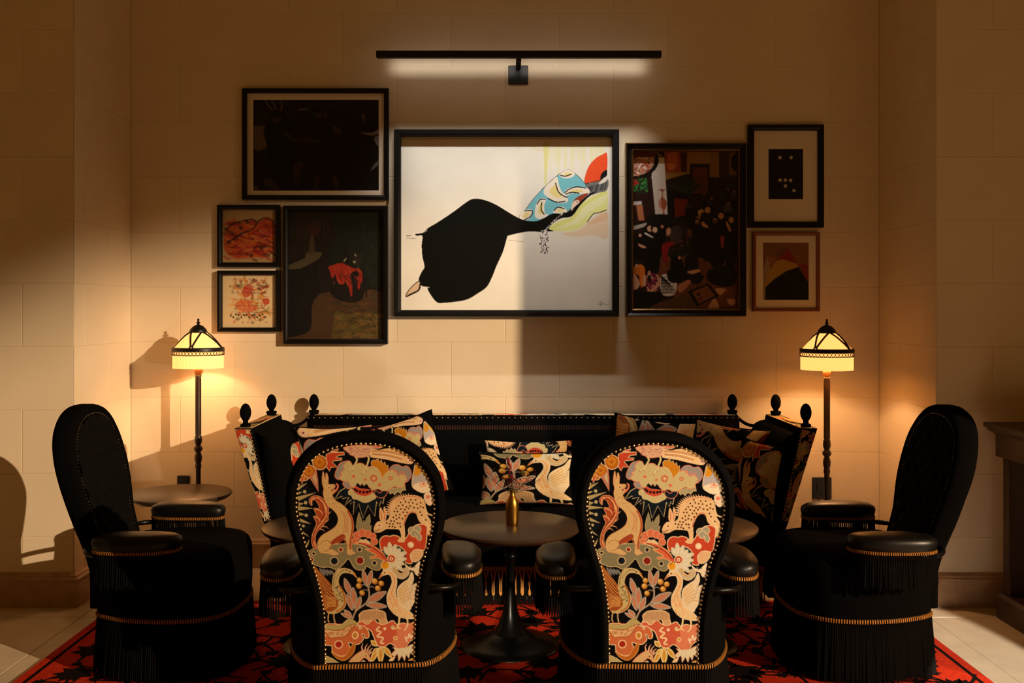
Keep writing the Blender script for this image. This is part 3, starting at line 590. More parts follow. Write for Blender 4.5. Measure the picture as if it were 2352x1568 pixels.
def make_chair(name, label):
    t = thing(name, label, 'armchair', group='balloon back armchairs')
    # padded velvet border of the back
    rings = []
    for w, y in ((-.06, .004), (0, 0), (.14, -.010), (.4, -.017), (.7, -.014), (.9, -.004), (1, .012), (1, .050), (.9, .064), (.65, .072), (.35, .072), (0, .060), (-.2, .050)):
        L = nail_line + (outer_line - nail_line) * w
        rings.append([(p[0], yb(p[1]) + y, p[1]) for p in L])
    MB().add(loft(rings, True, True, False)).build('back_border', 'velvet', t, True)
    # tapestry on the outer back
    px, py = np.meshgrid(np.arange(1347, 1674, 1.12), np.arange(1014, 1524, 1.12))
    X, Z = chairmap(px, py)
    P = np.stack([X, yb(Z) - .0015, Z], -1)
    C = TAP.sample((px - 1340) * 3, (py - 1000) * 3)
    gridmesh('tapestry_panel', P, C, 'tap', t, inpoly(X, Z, offset(nail_line, .004)))
    # tufted inner back
    xs, zs = np.meshgrid(np.arange(-.26, .262, .0085), np.arange(.44, 1.02, .0085))
    a, b = (xs / .085 + zs / .1), (xs / .085 - zs / .1)
    tuft = .020 * (np.abs(np.sin(math.pi * a)) * np.abs(np.sin(math.pi * b))) ** .35
    gridmesh('tufted_inner_back', np.stack([xs, yb(zs) + .056 + tuft, zs], -1), np.zeros(xs.shape + (3,)) + lin((13, 11, 12)), 'tap', t, inpoly(xs, zs, offset(nail_line, .002)))
    # brass nails round the tapestry
    mb = MB()
    for x, z in resample(nail_line, 118, False):
        c = (x, float(yb(z)) - .003, z); r = .0049
        rg = [[(c[0] + r * k * math.cos(u), c[1] - r * q, c[2] + r * k * math.sin(u)) for u in np.arange(0, 6.28, 2 * math.pi / 7)[:7]] for k, q in ((1, -.3), (.92, .35), (.6, .75), (.02, .95))]
        mb.add(loft(rg))
    stuff(mb.build('brass_nails', 'nail', t, True))
    mb = MB()
    for x, z in resample(nail_line, 130, False)[8:-8]:
        c = (x, float(yb(z)) + .066, z); r = .0026
        rg = [[(c[0] + r * k * math.cos(u), c[1] + r * q, c[2] + r * k * math.sin(u)) for u in np.arange(0, 6.28, 2 * math.pi / 5)[:5]] for k, q in ((1, -.3), (.8, .6), (.02, .95))]
        mb.add(loft(rg))
    stuff(mb.build('inner_nails', 'nail', t, True))
    # seat drum
    P = plan(64); rings = []
    for z, s in ((.02, .955), (.10, .965), (.235, .985), (.30, 1), (.40, 1), (.44, .992), (.462, .965), (.477, .91), (.486, .8), (.491, .5), (.492, .02)):
        rings.append([(p[0] * s, p[1] * s, z) for p in P])
    MB().add(loft(rings, True, True)).build('seat', 'velvet', t, True)
    g = gimp_ring(P * .99, .233, .250, .006).build('gold_trim', ['gimp', 'fringe'], t); g['label'] = 'gold and black woven trim above the skirt fringe'
    stuff(fringe_mesh(P * .992, .236, .020, 230, .0042, .016, 5).build('skirt_fringe', 'fringe', t, True))
    # arms
    for s in (-1, 1):
        MB().add(tube(crom([(s * .165, -.262, .500), (s * .225, -.275, .497), (s * .285, -.235, .493), (s * .315, -.13, .493), (s * .315, .03, .497)], 6, False), .0105, 10)).build('arm_rail', 'lacquer', t, True)
        O = np.array([(s * .308 + .068 * math.copysign(abs(math.cos(u)) ** .8, math.cos(u)) - s * .55 * max(0, math.sin(u) * .155 - .02) ** 1.6, -.055 + .158 * math.copysign(abs(math.sin(u)) ** .8, math.sin(u))) for u in np.arange(0, 6.283, 6.2832 / 40)[:40]])
        c = O.mean(0); rings = []
        for z, k in ((.514, .7), (.515, .95), (.525, 1.0), (.546, 1.03), (.560, 1.0), (.570, .88), (.576, .65), (.578, .3), (.578, .02)):
            rings.append([tuple(c + (p - c) * k) + (z,) for p in O])
        pad = MB().add(loft(rings, True, True)).build('arm_pad', 'leather', t, True)
        gimp_ring(c + (O - c) * .99, .509, .522, .004, 200).build('arm_trim', ['gimp', 'fringe'], pad)
        stuff(fringe_mesh(c + (O - c) * .985, .512, .388, 84, .0038, .004, 9 + s).build('arm_fringe', 'fringe', pad, True))
    return t
ch = make_chair('tapestry_armchair', 'nearest armchair on the right, its brightly lit tapestry back towards us')
ch.location = (CX0 + .0, CY0, 0); ch.rotation_euler = (0, 0, R(-1))
dup(ch, (-.4625, 3.51, 0), R(4.5), 'nearest armchair on the left, its dimmer tapestry back towards us')
dup(ch, (-1.312, 4.0, 0), R(-90), 'black velvet armchair in profile beside the left side table, facing right')
dup(ch, (1.382, 4.0, 0), R(90), 'black velvet armchair in profile at the right, facing left by the console')

# ------------------------------------------------------------------ sofa with tilted sides, finials and cords
SX, SY = .098, 5.05
so = thing('knole_sofa', 'long black velvet sofa with tilted tapestry-edged sides and egg finials', 'sofa', (SX, SY, 0))
OFF = (0, SY, 0)
MB().add(bevbox(-1.13, 1.13, 4.70, 5.40, .05, .35, .03)).build('sofa_base', 'velvet', so, True, OFF)
for i in range(2): MB().add(bevbox(-1.11 + i * 1.112, -.002 + i * 1.112, 4.69, 5.35, .342, .415, .03)).build('seat_cushion', 'velvet', so, True, OFF)
MB().add(bevbox(-1.163, 1.163, 5.335, 5.446, .10, .842, .02)).build('sofa_back', 'velvet', so, True, OFF)
MB().add(bevbox(-1.12, 1.12, 5.30, 5.34, .34, .765, .018)).build('back_cushion', 'velvet', so, True, OFF)
gb = MB()
for i in range(170):
    x = -1.12 + i * 2.24 / 169; gb.add(box(x - .0045, x + .0045, 5.327, 5.3355, .767, .790))
stuff(gb.build('back_gimp_band', 'darkwood', so, False, OFF))
nb = MB()
def nailat(mb, c, nrm, r=.0048):
    n = Vector(nrm).normalized(); a = n.cross(Vector((.3, .2, .9))).normalized(); b = n.cross(a); c = Vector(c)
    mb.add(loft([[c + n * (r * q) + (a * math.cos(u) + b * math.sin(u)) * (r * k) for u in np.arange(0, 6.28, 2 * math.pi / 6)[:6]] for k, q in ((1, -.4), (.85, .4), (.02, .95))]))
for i in range(78): nailat(nb, (-1.153 + i * 2.306 / 77, 5.335, .830), (0, -1, .2))
tp = np.array([[[-1.15, 5.272, .8515], [1.15, 5.272, .8515]], [[-1.15, 5.418, .8515], [1.15, 5.418, .8515]]])
def strip(name, quad, nu, nv, win, parent, off):
    """fabric strip between four corners; win = two canvas corners plus axes"""
    u, v = np.meshgrid(np.linspace(0, 1, nu), np.linspace(0, 1, nv)); q = [np.array(x, float) for x in quad]
    P = q[0] * ((1 - u) * (1 - v))[..., None] + q[1] * (u * (1 - v))[..., None] + q[2] * (u * v)[..., None] + q[3] * ((1 - u) * v)[..., None]
    w = [np.array(x, float) for x in win]
    K = w[0] + (w[1] - w[0]) * u[..., None] + (w[2] - w[0]) * v[..., None]
    return gridmesh(name, P, TAP.sample(K[..., 0], K[..., 1]), 'tap', parent, None, off)
strip('tapestry_top', [(-1.14, 5.35, .8432), (1.14, 5.35, .8432), (1.14, 5.432, .8432), (-1.14, 5.432, .8432)], 500, 24, [(700, 80), (700, 1500), (820, 80)], so, OFF)
SEC = [(1.364, .852), (1.290, .852), (1.194, .42), (1.155, .32), (1.135, .06), (1.185, .06), (1.195, .32), (1.230, .42)]
for s in (-1, 1):
    wg = MB().add(loft([[(s * x, y, z) for x, z in SEC] for y in (4.66, 5.30)], True, True)).build('sofa_side', 'velvet', so, False, OFF)
    pts = [(1.284, .83), (1.24, .815), (1.175, .73), (1.125, .57), (1.10, .43), (1.13, .37), (1.185, .42), (1.272, .81)]
    rings = []
    for y, k in ((4.69, .6), (4.705, .9), (4.74, 1), (5.22, 1), (5.27, .9), (5.285, .6)):
        c = (1.205, .60); rings.append([(s * (c[0] + (x - c[0]) * k), y, c[1] + (z - c[1]) * (.9 + .1 * k)) for x, z in pts])
    MB().add(loft(rings, True, True)).build('side_pad', 'velvet', wg, True, OFF)
    strip('tapestry_front', [(s * 1.361, 4.657, .849), (s * 1.293, 4.657, .849), (s * 1.196, 4.657, .42), (s * 1.228, 4.657, .42)], 34, 190, [(600, 700), (770, 700), (600, 1560)] if s < 0 else [(300, 60), (470, 60), (300, 950)], wg, OFF)
    strip('tapestry_top', [(s * 1.361, 4.66, .8535), (s * 1.293, 4.66, .8535), (s * 1.293, 5.295, .8535), (s * 1.361, 5.295, .8535)], 34, 190, [(320, 240), (470, 240), (320, 900)], wg, OFF)
    o1, o2 = (1.3655, .847), (1.2325, .424)
    strip('tapestry_outside', [(s * o1[0], 4.67, o1[1]), (s * o1[0], 5.29, o1[1]), (s * o2[0], 5.29, o2[1]), (s * o2[0], 4.67, o2[1])], 120, 70, [(80, 300), (950, 300), (80, 800)], wg, OFF)
    for i in range(26): t = i / 25; nailat(nb, (s * (1.291 - .095 * t), 4.656, .845 - .42 * t), (0, -1, 0), .0042)
    for i in range(30): nailat(nb, (s * 1.291, 4.68 + i * .0208, .853), (-s * .5, 0, 1), .004)
    FIN = [(.0, -.03), (.018, -.03), (.018, 0), (.024, .003), (.024, .012), (.013, .018), (.012, .028), (.017, .036), (.0235, .048), (.0265, .064), (.0255, .080), (.020, .096), (.012, .107), (.0, .112)]
    for x, y, z in ((1.328, 4.72, .853), (1.328, 5.245, .853), (1.132, 5.39, .842)):
        MB().add(lathe([(r, z + h) for r, h in FIN], 20, (s * x, y))).build('finial', 'velvet', so, True, OFF)
    a, b = Vector((s * 1.328, 5.245, .869)), Vector((s * 1.132, 5.39, .860))
    pts = [a.lerp(b, t) + Vector((0, 0, -.30 * t * (1 - t))) for t in np.linspace(0, 1, 15)]
    MB().add(tube(pts, .0085, 8)).add(tube([a + Vector((.021 * math.cos(u), .021 * math.sin(u), 0)) for u in np.linspace(0, 6.28, 14)], .008, 6)).add(tube([b + Vector((.021 * math.cos(u), .021 * math.sin(u), 0)) for u in np.linspace(0, 6.28, 14)], .008, 6)).build('tie_cord', 'velvet', so, True, OFF)
stuff(nb.build('brass_nails', 'nail', so, True, OFF))
gt = MB()
for i in range(280):
    x = -1.12 + i * 2.24 / 279; gt.add(box(x - .0028, x + .0028, 4.688, 4.70, .180, .197))
stuff(gt.build('gold_trim', 'gimp', so, False, OFF))
fm = MB(); q = random.Random(4)
for i in range(330):
    x = -1.12 + i * 2.24 / 329; fm.add(tube([(x, 4.691, .183), (x + q.uniform(-.004, .004), 4.686, .02 + q.uniform(0, .008))], .0036, 3))
stuff(fm.build('skirt_fringe', 'fringe', so, False, OFF))
gm = MB()
for i in range(66):
    x = -1.105 + i * .034
    for dx in (-.013, -.007, .007, .013):
        gm.add(tube([(x + dx, 4.684, .181), (x + dx * .3 * (1 if i % 3 else -1.2), 4.681, .125), (x + dx * .45, 4.680, .075)], .0024, 3))
    gm.add(lathe([(.003, .082), (.007, .078), (.006, .068), (.002, .064)], 6, (x, 4.68)))
stuff(gm.build('gold_tassels', 'goldcord', so, False, OFF))

# ------------------------------------------------------------------ cushions
def cushion(label, w, h, th, loc, yaw, lean, roll, win, n=130):
    t = thing('cushion', label, 'cushion', loc, 0, 'tapestry cushions on the sofa'); t.rotation_euler = (R(lean), R(roll), R(yaw))
    nv = max(int(n * h / w), 20); u, v = np.meshgrid(np.linspace(-1, 1, n), np.linspace(-1, 1, nv))
    pu, pv = u * (1 - .085 * (1 - v * v)), v * (1 - .085 * (1 - u * u))
    pro = np.clip((1 - np.abs(u) ** 2.6) * (1 - np.abs(v) ** 2.6), 0, 1) ** .55
    wr = .004 * np.sin(7 * u + 3 * v) * pro + .003 * np.sin(11 * v - 5 * u) * pro
    w0 = [np.array(x, float) for x in win]; s, q = ((u + 1) / 2)[..., None], ((1 - v) / 2)[..., None]
    K = w0[0] + (w0[1] - w0[0]) * s + (w0[2] - w0[0]) * q
    Cc = TAP.sample(K[..., 0], K[..., 1])
    X, Z = pu * w / 2, pv * h / 2 + h / 2
    f = gridmesh('front_cover', np.stack([X, -(th / 2) * pro + wr, Z], -1), Cc, 'tap', t)
    k = 4; sl = (slice(None, None, k), slice(None, None, k))
    uu, vv = np.meshgrid(np.linspace(-1, 1, 30), np.linspace(-1, 1, 30)); pr = np.clip((1 - np.abs(uu) ** 2.6) * (1 - np.abs(vv) ** 2.6), 0, 1) ** .55
    P = np.stack([uu * (1 - .085 * (1 - vv * vv)) * w / 2, (th / 2) * pr, vv * (1 - .085 * (1 - uu * uu)) * h / 2 + h / 2], -1)[:, ::-1]
    gridmesh('back_cover', P, np.zeros((30, 30, 3)) + lin((13, 11, 12)), 'tap', t)
    e = np.linspace(-1, 1, 16); loop = [(a, -1) for a in e] + [(1, a) for a in e[1:]] + [(a, 1) for a in e[::-1][1:]] + [(-1, a) for a in e[::-1][1:]]
    MB().add(tube([(a * (1 - .085 * (1 - b * b)) * w / 2, 0, b * (1 - .085 * (1 - a * a)) * h / 2 + h / 2) for a, b in loop], .0045, 6, False)).build('piping', 'velvet', t, True)
    return t
A0 = lambda x, y: (x * .4783, y * .4783)
B0 = lambda x, y: (x * .574, y * .574 + 690)
cushion('oblong tapestry cushion with a goose motif, in front at the sofa centre', .482, .268, .11, (.108, 5.05, .417), 0, -9, 0, [B0(560, 350), B0(1410, 350), B0(560, 1080)], 190)
cushion('upside-down oblong tapestry cushion peeking up behind the central one', .465, .31, .10, (.124, 5.185, .42), 0, -7, 0, [A0(1960, 960), A0(380, 960), A0(1960, 60)], 170)
cushion('large square tapestry cushion leaning left of the sofa centre', .44, .43, .11, (-.475, 5.10, .425), 8, -14, -15, [A0(300, 250), A0(2000, 250), A0(300, 1650)], 170)
cushion('tapestry cushion in the left sofa corner with its pointed top showing', .40, .39, .11, (-.875, 5.16, .418), 18, -10, 0, [A0(1800, 300), A0(1000, 300), A0(1800, 1200)], 110)
cushion('reddish tapestry cushion propped against the left sofa side', .38, .33, .10, (-1.05, 4.90, .418), 70, -14, 0, [B0(1000, -100), B0(1620, -100), B0(1000, 480)], 110)
cushion('shaded square tapestry cushion right of the sofa centre', .43, .43, .11, (.735, 5.17, .418), -4, -10, 7, [B0(300, 900), B0(1300, 900), B0(300, 380)], 120)
cushion('shaded tapestry cushion in the right sofa corner', .39, .42, .10, (1.09, 4.99, .418), -24, -12, 6, [A0(500, 700), A0(500, 1600), A0(1400, 700)], 110)
cushion('narrow looking tapestry cushion standing against the right sofa side', .35, .36, .11, (1.19, 4.80, .418), -70, -10, 0, [A0(200, 300), A0(900, 300), A0(200, 1100)], 110)

# ------------------------------------------------------------------ tables
def make_table(name, label, r, h, loc, group, rf=.21):
    t = thing(name, label, 'table', loc, 0, group)
    MB().add(lathe([(.0, h - .03), (r * .90, h - .030), (r * .94, h - .026), (r * .985, h - .016), (r, h - .009), (r, h - .003), (r - .004, h), (0.0, h)], 72)).build('table_top', 'tabletop', t, True)
    MB().add(lathe([(.0, h - .031), (.085, h - .031), (.085, h - .040), (.05, h - .055), (.026, h - .085), (.019, h - .12), (.024, h - .125), (.025, h - .135), (.019, h - .142), (.017, h - .20), (.021, h - .28), (.031, h - .36), (.052, h - .42), (.075, h - .45), (.0, h - .451)], 40)).build('pedestal', 'lacquer', t, True)
    zb = h - .45
    MB().add(lathe([(.0, zb + .002), (.078, zb + .002), (rf * .52, zb * .7), (rf * .8, zb * .42), (rf * .97, zb * .3), (rf, zb * .2), (rf, .0115), (.0, .0115)], 48)).build('foot', 'lacquer', t, True)
    return t
ZR = .0
make_table('round_table', 'round dark wood pedestal table carrying the brass vase', .293, .512, (.022, 4.15, ZR), 'low round tables before the sofa')
make_table('round_table', 'round dark pedestal table mostly hidden behind the nearest left armchair', .293, .512, (-.714, 4.15, ZR), 'low round tables before the sofa')
make_table('round_table', 'round dark pedestal table mostly hidden behind the nearest right armchair', .293, .512, (.755, 4.15, ZR), 'low round tables before the sofa')
st = make_table('side_table', 'round dark side table in front of the left floor lamp', .252, .512, (-1.617, 4.95, -.0115), None, .15)
st.location.z = -.0115
# ------------------------------------------------------------------ vase and dried flowers
va = thing('bud_vase', 'slim brushed brass bottle vase on the centre table', 'vase', (.030, 4.145, .512))
MB().add(lathe([(.0, 0), (.024, 0), (.0265, .004), (.0275, .03), (.0275, .075), (.026, .092), (.021, .108), (.014, .120), (.0105, .128), (.0100, .140), (.0115, .146), (.0095, .147), (.0080, .140), (.0085, .128), (.0, .12)], 32)).build('body', 'brass', va, True)
q = random.Random(21)
fz = .512 + .140
def sprig(label, kind, top, bend, group=None):
    base = Vector((.030, 4.145, fz - .012)); tip = base + Vector(top); t = thing('dried_sprig', label, 'dried flower', base, 0, group)
    pts = [Vector((0, 0, 0)).lerp(Vector(top), s) + Vector((bend * math.sin(s * 3.14), bend * .3 * math.sin(s * 3.14), 0)) for s in np.linspace(0, 1, 9)]
    MB().add(tube(pts, [.0014 - .0008 * i / 8 for i in range(9)], 5)).build('stem', 'stem', t, True)
    if kind == 'spike':
        mb = MB()
        for i in range(90):
            s = q.uniform(.30, 1); k = min(int(s * 8), 7); p = pts[k].lerp(pts[k + 1], s * 8 - k); a = q.uniform(0, 6.28); r = .0085 * (1.15 - s * .7)
            c = p + Vector((r * math.cos(a), r * math.sin(a), q.uniform(-.003, .003))); e = q.uniform(.0022, .0036)
            mb.add(([c + Vector((e, 0, 0)), c + Vector((-e, 0, 0)), c + Vector((0, e, 0)), c + Vector((0, -e, 0)), c + Vector((0, 0, e * 1.5)), c - Vector((0, 0, e * 1.5))], [(0, 2, 4), (2, 1, 4), (1, 3, 4), (3, 0, 4), (2, 0, 5), (1, 2, 5), (3, 1, 5), (0, 3, 5)]))
        mb.build('blossoms', 'redflower', t)
    elif kind == 'bud':
        mb = MB()
        for i in range(60):
            a, b = q.uniform(0, 6.28), q.uniform(-1, 1); c = pts[-1] + Vector((math.cos(a) * math.sqrt(1 - b * b), math.sin(a) * math.sqrt(1 - b * b), b)) * .012
            mb.add(tube([pts[-1], c], .0018, 4))
        mb.build('seed_head', 'olive', t)
    else:
        mb = MB()
        for i in range(7):
            s = .35 + .09 * i; k = min(int(s * 8), 7); p = pts[k]; d = Vector((q.uniform(-.035, .035), q.uniform(-.02, .02), q.uniform(.004, .03)))
            mb.add(tube([p, p + d * .6 + Vector((0, 0, .004)), p + d], .0009, 4)); e = .003
            c = p + d; mb.add(([c + Vector((e, 0, 0)), c + Vector((-e, 0, 0)), c + Vector((0, e, 0)), c + Vector((0, -e, 0)), c + Vector((0, 0, e)), c - Vector((0, 0, e))], [(0, 2, 4), (2, 1, 4), (1, 3, 4), (3, 0, 4), (2, 0, 5), (1, 2, 5), (3, 1, 5), (0, 3, 5)]), 1)
        mb.build('twigs', ['stem', 'redflower'], t)
sprig('tall dark red flower spike standing in the brass vase', 'spike', (-.020, 0, .158), .004)
sprig('olive seed head on a stem leaning right in the vase', 'bud', (.044, -.01, .088), .006)
for i, (x, y, z, b) in enumerate(((-.06, .01, .07, .01), (.075, .015, .075, .015), (.10, 0, .05, .02), (-.09, -.01, .095, -.02), (.02, .02, .10, .012), (-.035, -.02, .085, .006), (.055, .02, .11, .03), (.006, -.015, .075, -.008), (-.015, .02, .06, .01))):
    sprig('thin dried reddish twig sprig spreading from the brass vase', 'twig', (x, y, z), b, 'dried twigs in the vase')

# ------------------------------------------------------------------ floor lamps
def make_lamp(name, label, loc, rz, power):
    t = thing(name, label, 'floor lamp', loc, rz, 'pleated shade floor lamps')
    MB().add(lathe([(.0, 0), (.135, 0), (.135, .012), (.12, .022), (.06, .032), (.03, .05), (.018, .07), (.0, .07)], 36)).build('lamp_base', 'blackmetal', t, True)
    MB().add(lathe([(.013, .06), (.013, .57), (.016, .575), (.016, .592), (.013, .597), (.018, .612), (.0195, .632), (.016, .648), (.012, .656), (.021, .668), (.023, .675), (.021, .682), (.012, .694), (.016, .702), (.0195, .715), (.018, .735), (.0175, .742), (.0135, .746), (.0135, 1.055), (.018, 1.056), (.018, 1.062), (.014, 1.066)], 24, (0, 0), .0, 0)).build('pole', 'polewood', t, True)
    mb = MB()
    for i in range(10):
        a = i * .6283; mb.add(tube([(.0135 * math.cos(a), .0135 * math.sin(a), .75), (.0135 * math.cos(a), .0135 * math.sin(a), 1.05)], .0024, 5))
    stuff(mb.build('fluting', 'polewood', t, True))
    MB().add(lathe([(.012, 1.064), (.017, 1.070), (.0205, 1.082), (.0205, 1.092), (.017, 1.100), (.011, 1.104), (.006, 1.112), (.006, 1.125), (.0, 1.125)], 24)).build('socket', 'amber', t, True)
    Rr = .129; n = 192
    MB().add(lathe([(Rr, 1.102), (Rr, 1.199), (Rr - .0015, 1.199), (Rr - .0015, 1.102), (Rr, 1.102)], n, (0, 0), .008, 44, False)).build('shade_skirt', 'shade', t, True)
    MB().add(lathe([(Rr - .001, 1.20), (.092, 1.241), (.064, 1.270), (.034, 1.294), (.033, 1.292), (.062, 1.268), (.090, 1.239), (Rr - .0025, 1.198), (Rr - .001, 1.20)], n, (0, 0), .010, 44, False)).build('shade_cone', 'shade', t, True)
    MB().add(lathe([(Rr + .002, 1.190), (Rr + .0055, 1.192), (Rr + .006, 1.206), (Rr + .002, 1.211), (Rr - .001, 1.211), (Rr - .001, 1.190), (Rr + .002, 1.190)], 72, caps=False)).build('shade_rim', 'blackmetal', t, True)
    mb = MB(); k = 44
    for i in range(k):                                         # openwork band of little rings
        a = 2 * math.pi * i / k; c = Vector(((Rr + .003) * math.cos(a), (Rr + .003) * math.sin(a), 1.1815)); tx = Vector((-math.sin(a), math.cos(a), 0)); r = .0088
        mb.add(tube([c + tx * (r * math.cos(u)) + Vector((0, 0, r * math.sin(u))) for u in np.linspace(0, 6.283, 11)], .0016, 4, False))
    mb.add(lathe([(Rr + .0015, 1.169), (Rr + .0045, 1.169), (Rr + .0045, 1.173), (Rr + .0015, 1.173), (Rr + .0015, 1.169)], 72, caps=False))
    mb.build('filigree_band', 'blackmetal', t, True)
    MB().add(lathe([(.045, 1.288), (.047, 1.293), (.040, 1.308), (.026, 1.322), (.012, 1.329), (.006, 1.332), (.006, 1.336), (.013, 1.340), (.006, 1.344), (.004, 1.350), (.007, 1.355), (.004, 1.361), (.0, 1.363)], 28)).build('shade_cap', 'blackmetal', t, True)
    def cone(a, z):
        r = np.interp(z, [1.20, 1.241, 1.270, 1.294], [Rr + .002, .095, .067, .038]); return (r * math.cos(a), r * math.sin(a), z)
    for i in range(4):
        a = R(90 * i); mb = MB()
        for d in (-1, 1):
            mb.add(tube([cone(a + d * math.asin(min(1, s * .0283 / float(np.interp(1.205 + .088 * s, [1.20, 1.241, 1.270, 1.294], [Rr + .002, .095, .067, .040])))), 1.205 + .088 * s) for s in np.linspace(.10, 1, 12)], .0052, 6))
        c = Vector(cone(a, 1.213)); n = Vector((math.cos(a), math.sin(a), .6)).normalized(); h = Vector((-math.sin(a), math.cos(a), 0)); w = n.cross(h)
        mb.add(tube([c + h * (.009 * math.cos(u)) + w * (.009 * math.sin(u)) for u in np.linspace(0, 6.283, 12)], .0034, 5, False)); mb.build('shade_strap', 'blackmetal', t, True)
    l = bpy.data.lights.new('lamp_bulb_light', 'POINT'); l.energy = power; l.color = (1.0, .62, .30); l.shadow_soft_size = .02
    lo = bpy.data.objects.new('lamp_bulb_light', l); COL.objects.link(lo); lo.parent = t; lo.location = (0, 0, 1.186)
    return t
make_lamp('floor_lamp', 'lit floor lamp with pleated cream shade behind the left side table', (-1.622, 5.265, 0), 0, 4.0)
make_lamp('floor_lamp', 'lit floor lamp with pleated cream shade in the right corner', (1.645, 5.09, 0), R(45), 9.0)
tag(MB().add(tube(crom([(1.70, 5.44, .405), (1.685, 5.40, .42), (1.70, 5.38, .36), (1.70, 5.36, .20), (1.69, 5.30, .02), (1.67, 5.23, .008)], 6, False), .004, 6)).build('lamp_cord', 'outlet', None, True), 'thin black cord of the right floor lamp', 'cord')
def outlet(label, x, z0, z1, w):
    t = thing('wall_outlet', label, 'outlet', (x, YB, z0), 0, 'black wall outlets')
    MB().add(bevbox(-w / 2, w / 2, -.012, 0, 0, z1 - z0, .003)).build('cover_plate', 'outlet', t)
    MB().add(bevbox(-w * .3, w * .3, -.017, -.011, (z1 - z0) * .2, (z1 - z0) * .8, .002)).build('socket_insert', 'blackmetal', t)
outlet('black outlet plate on the wall above the left side table', -1.761, .395, .502, .068)
outlet('black outlet plate on the wall beside the right floor lamp', 1.735, .374, .492, .105)

# ------------------------------------------------------------------ picture light
pl = thing('picture_light', 'long black bar picture light over the large central picture', 'wall light', (.0, YB, 2.74))
bx0, bx1, by = -.675, .819, -.24
MB().add(bevbox(bx0, bx1, by - .016, by + .018, -.012, .024, .004)).build('light_bar', 'blackmetal', pl)
MB().add(bevbox(.018, .126, -.018, 0, -.098, .004, .003)).build('wall_plate', 'blackmetal', pl)
MB().add(bevbox(.058, .086, by + .016, -.016, -.020, .0, .003)).build('bracket_arm', 'blackmetal', pl)
MB().add(box(bx0 + .03, bx1 - .03, by + .018, by + .0195, -.006, .010)).build('led_strip', 'led', pl)
def area(name, loc, rot, sx, sy, power, color, spread):
    l = bpy.data.lights.new(name, 'AREA'); l.shape = 'RECTANGLE'; l.size = sx; l.size_y = sy; l.energy = power; l.color = color; l.spread = R(spread)
    o = bpy.data.objects.new(name, l); COL.objects.link(o); o.parent = pl; o.location = loc; o.rotation_euler = rot; return o
area('picture_beam', ((bx0 + bx1) / 2 + .0, by + .004, -.022), (R(12), 0, 0), 1.36, .012, 4.4, (1.0, .95, .87), 54)
area('picture_backglow', ((bx0 + bx1) / 2, by + .021, .0), (R(90), 0, 0), 1.38, .010, 0.2, (1.0, .93, .82), 38)

